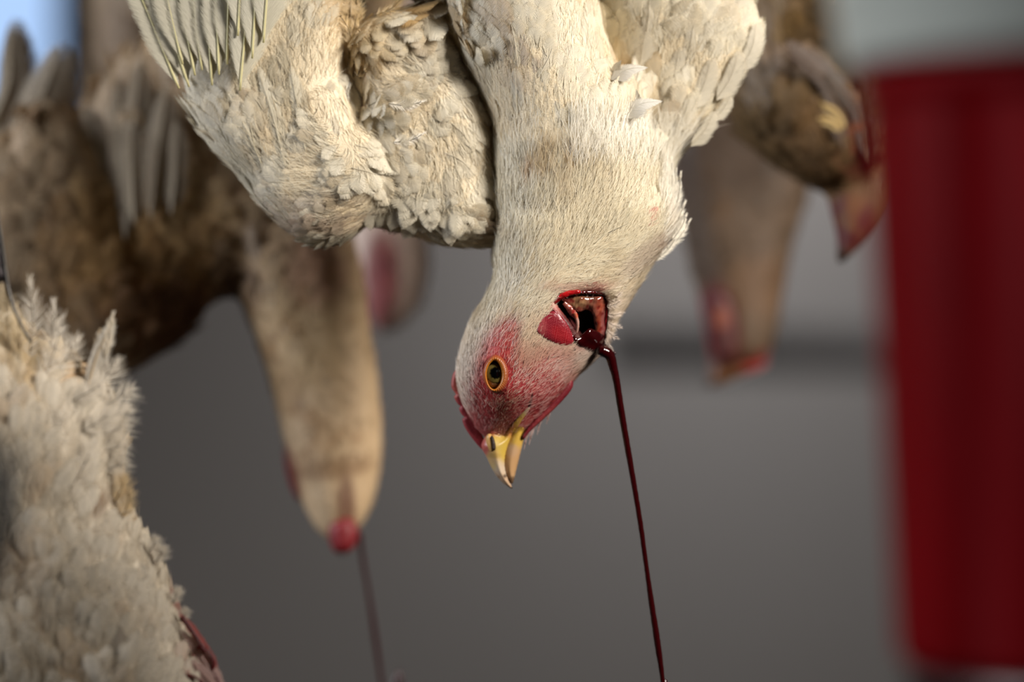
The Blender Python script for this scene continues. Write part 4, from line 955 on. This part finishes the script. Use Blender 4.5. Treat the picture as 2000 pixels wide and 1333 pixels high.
hn = other_bird([dict(poly=n_b, T=150, R=190, step=12, off=70, noise=8, ns=70), dict(poly=n_neck, T=60, R=70, step=14, off=70)], DN, 'ruffled white chicken at the lower left edge with frayed feathers and a blood-stained feather edge', GN, 3600, 60000, colN, voxel=.0018, lift=.2, rad=.0001)
for b_, t_, w, z, c in [((60, 700), (62, 548), 44, -20, 0), ((90, 720), (108, 590), 40, -20, 0), ((110, 730), (155, 660), 46, -24, 0), ((20, 690), (6, 560), 44, -24, 1), ((40, 720), (36, 600), 40, -34, 1), ((-10, 700), (-20, 560), 44, -20, 1), ((80, 760), (128, 620), 46, -40, 0),
                     ((170, 770), (232, 705), 50, -10, 0), ((190, 800), (258, 760), 52, -4, 0), ((196, 820), (252, 800), 50, -8, 0), ((190, 850), (250, 830), 50, -8, 0), ((200, 880), (246, 868), 44, -6, 0), ((205, 920), (244, 900), 40, -6, 0), ((150, 780), (215, 740), 40, -40, 0), ((170, 840), (225, 800), 44, -44, 0),
                     ((225, 980), (246, 930), 34, -6, 2), ((240, 1010), (256, 958), 30, -6, 2), ((100, 900), (130, 800), 50, -60, 0), ((140, 960), (190, 860), 50, -56, 0), ((60, 880), (70, 760), 50, -60, 2),
                     ((290, 1080), (306, 1052), 26, 10, 0), ((300, 1100), (322, 1070), 26, 10, 0), ((335, 1180), (350, 1150), 22, 10, 0), ((350, 1215), (364, 1192), 20, 10, 0)]:
    downy('frayed_feather', b_, t_, .04, w * 1.15, DN, z, z - 6, hn, [(236, 226, 210), (218, 196, 156), (216, 190, 146)][c], nb=24, r=.00011, open_=46, curl=.12)
quill('frayed_feather', (172, 760), (222, 628), -.04, 24, DN, -8, -16, hn, (228, 220, 206), (222, 196, 150), fray=.12, shaft=1.4)
quill('frayed_feather', (182, 735), (196, 640), .04, 15, DN, -6, -12, hn, (222, 206, 180), (214, 176, 120), fray=.2, shaft=1.2)
downy('frayed_feather', (205, 700), (222, 615), 0, 30, DN, -12, -14, hn, (222, 210, 190), nb=70, open_=22)
# stained quills along the lower edge
for b_, t_, w, z, c in [((440, 1352), (352, 1232), 16, -2, (222, 190, 182)), ((428, 1318), (346, 1196), 12, 6, (206, 110, 104)), ((470, 1400), (372, 1290), 20, -10, (216, 180, 172))]:
    quill('stained_feather', b_, t_, .02, w, DN, z, z, hn, c, (232, 200, 190), shaft=1.6, label='pale feather with blood along its edge')
for pts in ([(356, 1204, -8), (376, 1232, -8), (396, 1262, -8), (404, 1275, -8)], [(398, 1262, -6), (410, 1276, -6), (418, 1296, -6), (414, 1310, -6)], [(366, 1318, -24), (384, 1322, -24), (398, 1335, -24)], [(384, 1268, -10), (394, 1264, -10), (400, 1272, -10)], [(412, 1308, -6), (424, 1326, -6), (432, 1345, -6)]):
    W = to_world(np.array(pts, float), DN); V, F = tube(W, np.full(len(W), 3.2) * U * DN * rng.uniform(.7, 1.5, len(W)), n=16, k=8, jitter=.15)
    part('blood_smear', raw_mesh('blood_smear', V, F, M_BLOODDRY), hn)

# ================================================================= shackle, hose, bucket
sh = empty('steel_shackle', P(10, 500, DN), label='dark steel shackle wire at the left edge going down into the frayed feathers', cat='shackle')
W = to_world(np.array([(-60, -500, -40), (-30, 100, -40), (-4, 380, -44), (10, 480, -46), (24, 570, -50), (46, 630, -56), (66, 668, -50)], float), DN)
V, F = tube(W, np.array([4, 4, 4, 4, 4, 3.2, 3]) * U * DN, n=60, k=8)
part('wire', raw_mesh('wire', V, F, M_STEEL), sh)
V, F = inflate([(-60, 330), (-6, 350), (6, 430), (14, 520), (20, 552), (-60, 556)], 12, 8, 8, off=-40, sm=0); part('hook_plate', raw_mesh('hook_plate', to_world(V, DN), F, m_simple('dark_steel', (44, 38, 40), rough=.5, metal=.6)), sh)

DH = 1.08
hs = np.array([(-420, 300), (-200, 560), (-70, 820), (2, 930), (2, 1010), (-20, 1100), (-120, 1300), (-220, 1600), (-300, 2400)], float)
W = to_world(np.column_stack([hs, np.zeros(len(hs))]), DH); W = np.vstack([[W[0] + np.array([-.02, 0, 1.5])], W, [W[-1] + np.array([0, 0, -1.2])]])
V, F = tube(W, np.full(len(W), .0052), n=120, k=12)
part('rubber_hose', raw_mesh('rubber_hose', V, F, M_BLACK), None, label='black out-of-focus hose bulging in at the left edge of the picture', cat='hose')

# red bucket with a pale one nested in it, on a steel stand
DB = 1.06
sB = U * DB
def lathe(prof, k=96, ribs=0, amp=0, c=(0, 0), ribz=None):
    a = np.linspace(0, 2 * np.pi, k, endpoint=False); V = []
    for i, (r, z) in enumerate(prof):
        rr_ = r + (amp * np.cos(a * ribs) if ribs and (ribz is None or ribz[0] < z < ribz[1]) else 0)
        V.append(np.column_stack([c[0] + rr_ * np.cos(a), c[1] + rr_ * np.sin(a), np.full(k, z)]))
    F = [(i * k + j, i * k + (j + 1) % k, (i + 1) * k + (j + 1) % k, (i + 1) * k + j) for i in range(len(prof) - 1) for j in range(k)]
    return np.vstack(V), np.array(F)
zt, zb = P(0, 128, DB)[2], P(0, 1312, DB)[2]
R0 = .095; cxB = P(1698, 0, DB)[0] + R0; cyB = DB + .02
R1 = cxB - P(1788, 0, DB)[0]
bk = empty('plastic_bucket', (cxB, cyB, zb), label='red ribbed plastic bucket, out of focus in the right foreground', cat='bucket')
V, F = lathe([(0.001, zb + .004), (R1 - .004, zb + .003), (R1, zb), (R1 + .001, zb + .004), (R0 - .003, zt - .012), (R0 - .003, zt - .010), (R0, zt - .009), (R0 + .0005, zt - .001), (R0 - .001, zt), (R0 - .005, zt - .001), (R0 - .0065, zt - .012), (R1 - .003, zb + .006), (.001, zb + .006)], ribs=14, amp=.0022, c=(cxB, cyB), ribz=(zb + .002, zt - .011))
part('bucket_wall', raw_mesh('bucket_wall', V, F, M_REDPL), bk)
pb = empty('plastic_tub', (cxB, cyB, zt), label='pale grey plastic tub standing on the red bucket, blurred at the top right', cat='tub')
zp = P(0, -420, DB)[2]; Rp = R0 + .016
V, F = lathe([(.001, zt + .004), (R0 + .0, zt + .004), (R0 + .0, zt + .0008), (R0 + .003, zt + .0006), (R0 + .006, zt + .003), (Rp, zp - .008), (Rp + .003, zp - .007), (Rp + .003, zp), (Rp - .003, zp), (R0 + .002, zt + .008), (.001, zt + .008)], c=(cxB, cyB))
part('tub_wall', raw_mesh('tub_wall', V, F, M_PALEPL), pb)
st = empty('steel_stand', (cxB, cyB, 0), label='steel pedestal stand under the red bucket at the lower right corner', cat='stand')
V, F = lathe([(.001, zb - .0105), (R1 - .002, zb - .0105), (R1, zb - .009), (R1, zb - .0015), (R1 - .002, zb - .0003), (.001, zb - .0003)], c=(cxB, cyB)); part('top_plate', raw_mesh('top_plate', V, F, M_STEEL), st)
V, F = lathe([(.03, zb - .0105), (.03, .02)], c=(cxB, cyB), k=32); part('post', raw_mesh('post', V, F, M_STEEL), st)
V, F = lathe([(.03, .03), (.18, .015), (.18, 0), (.001, 0)], c=(cxB, cyB), k=48); part('base', raw_mesh('base', V, F, M_STEEL), st)

# overhead rails that carry the shackled legs
for d_ in (D, DL, DM):
    V, F = lathe([(.012, 0), (.012, 1)], k=16)
    V = np.column_stack([(V[:, 2] - .5) * 5.16, V[:, 1] + d_, V[:, 0] + 2.075])
    part('overhead_rail', raw_mesh('overhead_rail', V, F, M_STEEL), None, kind='structure')
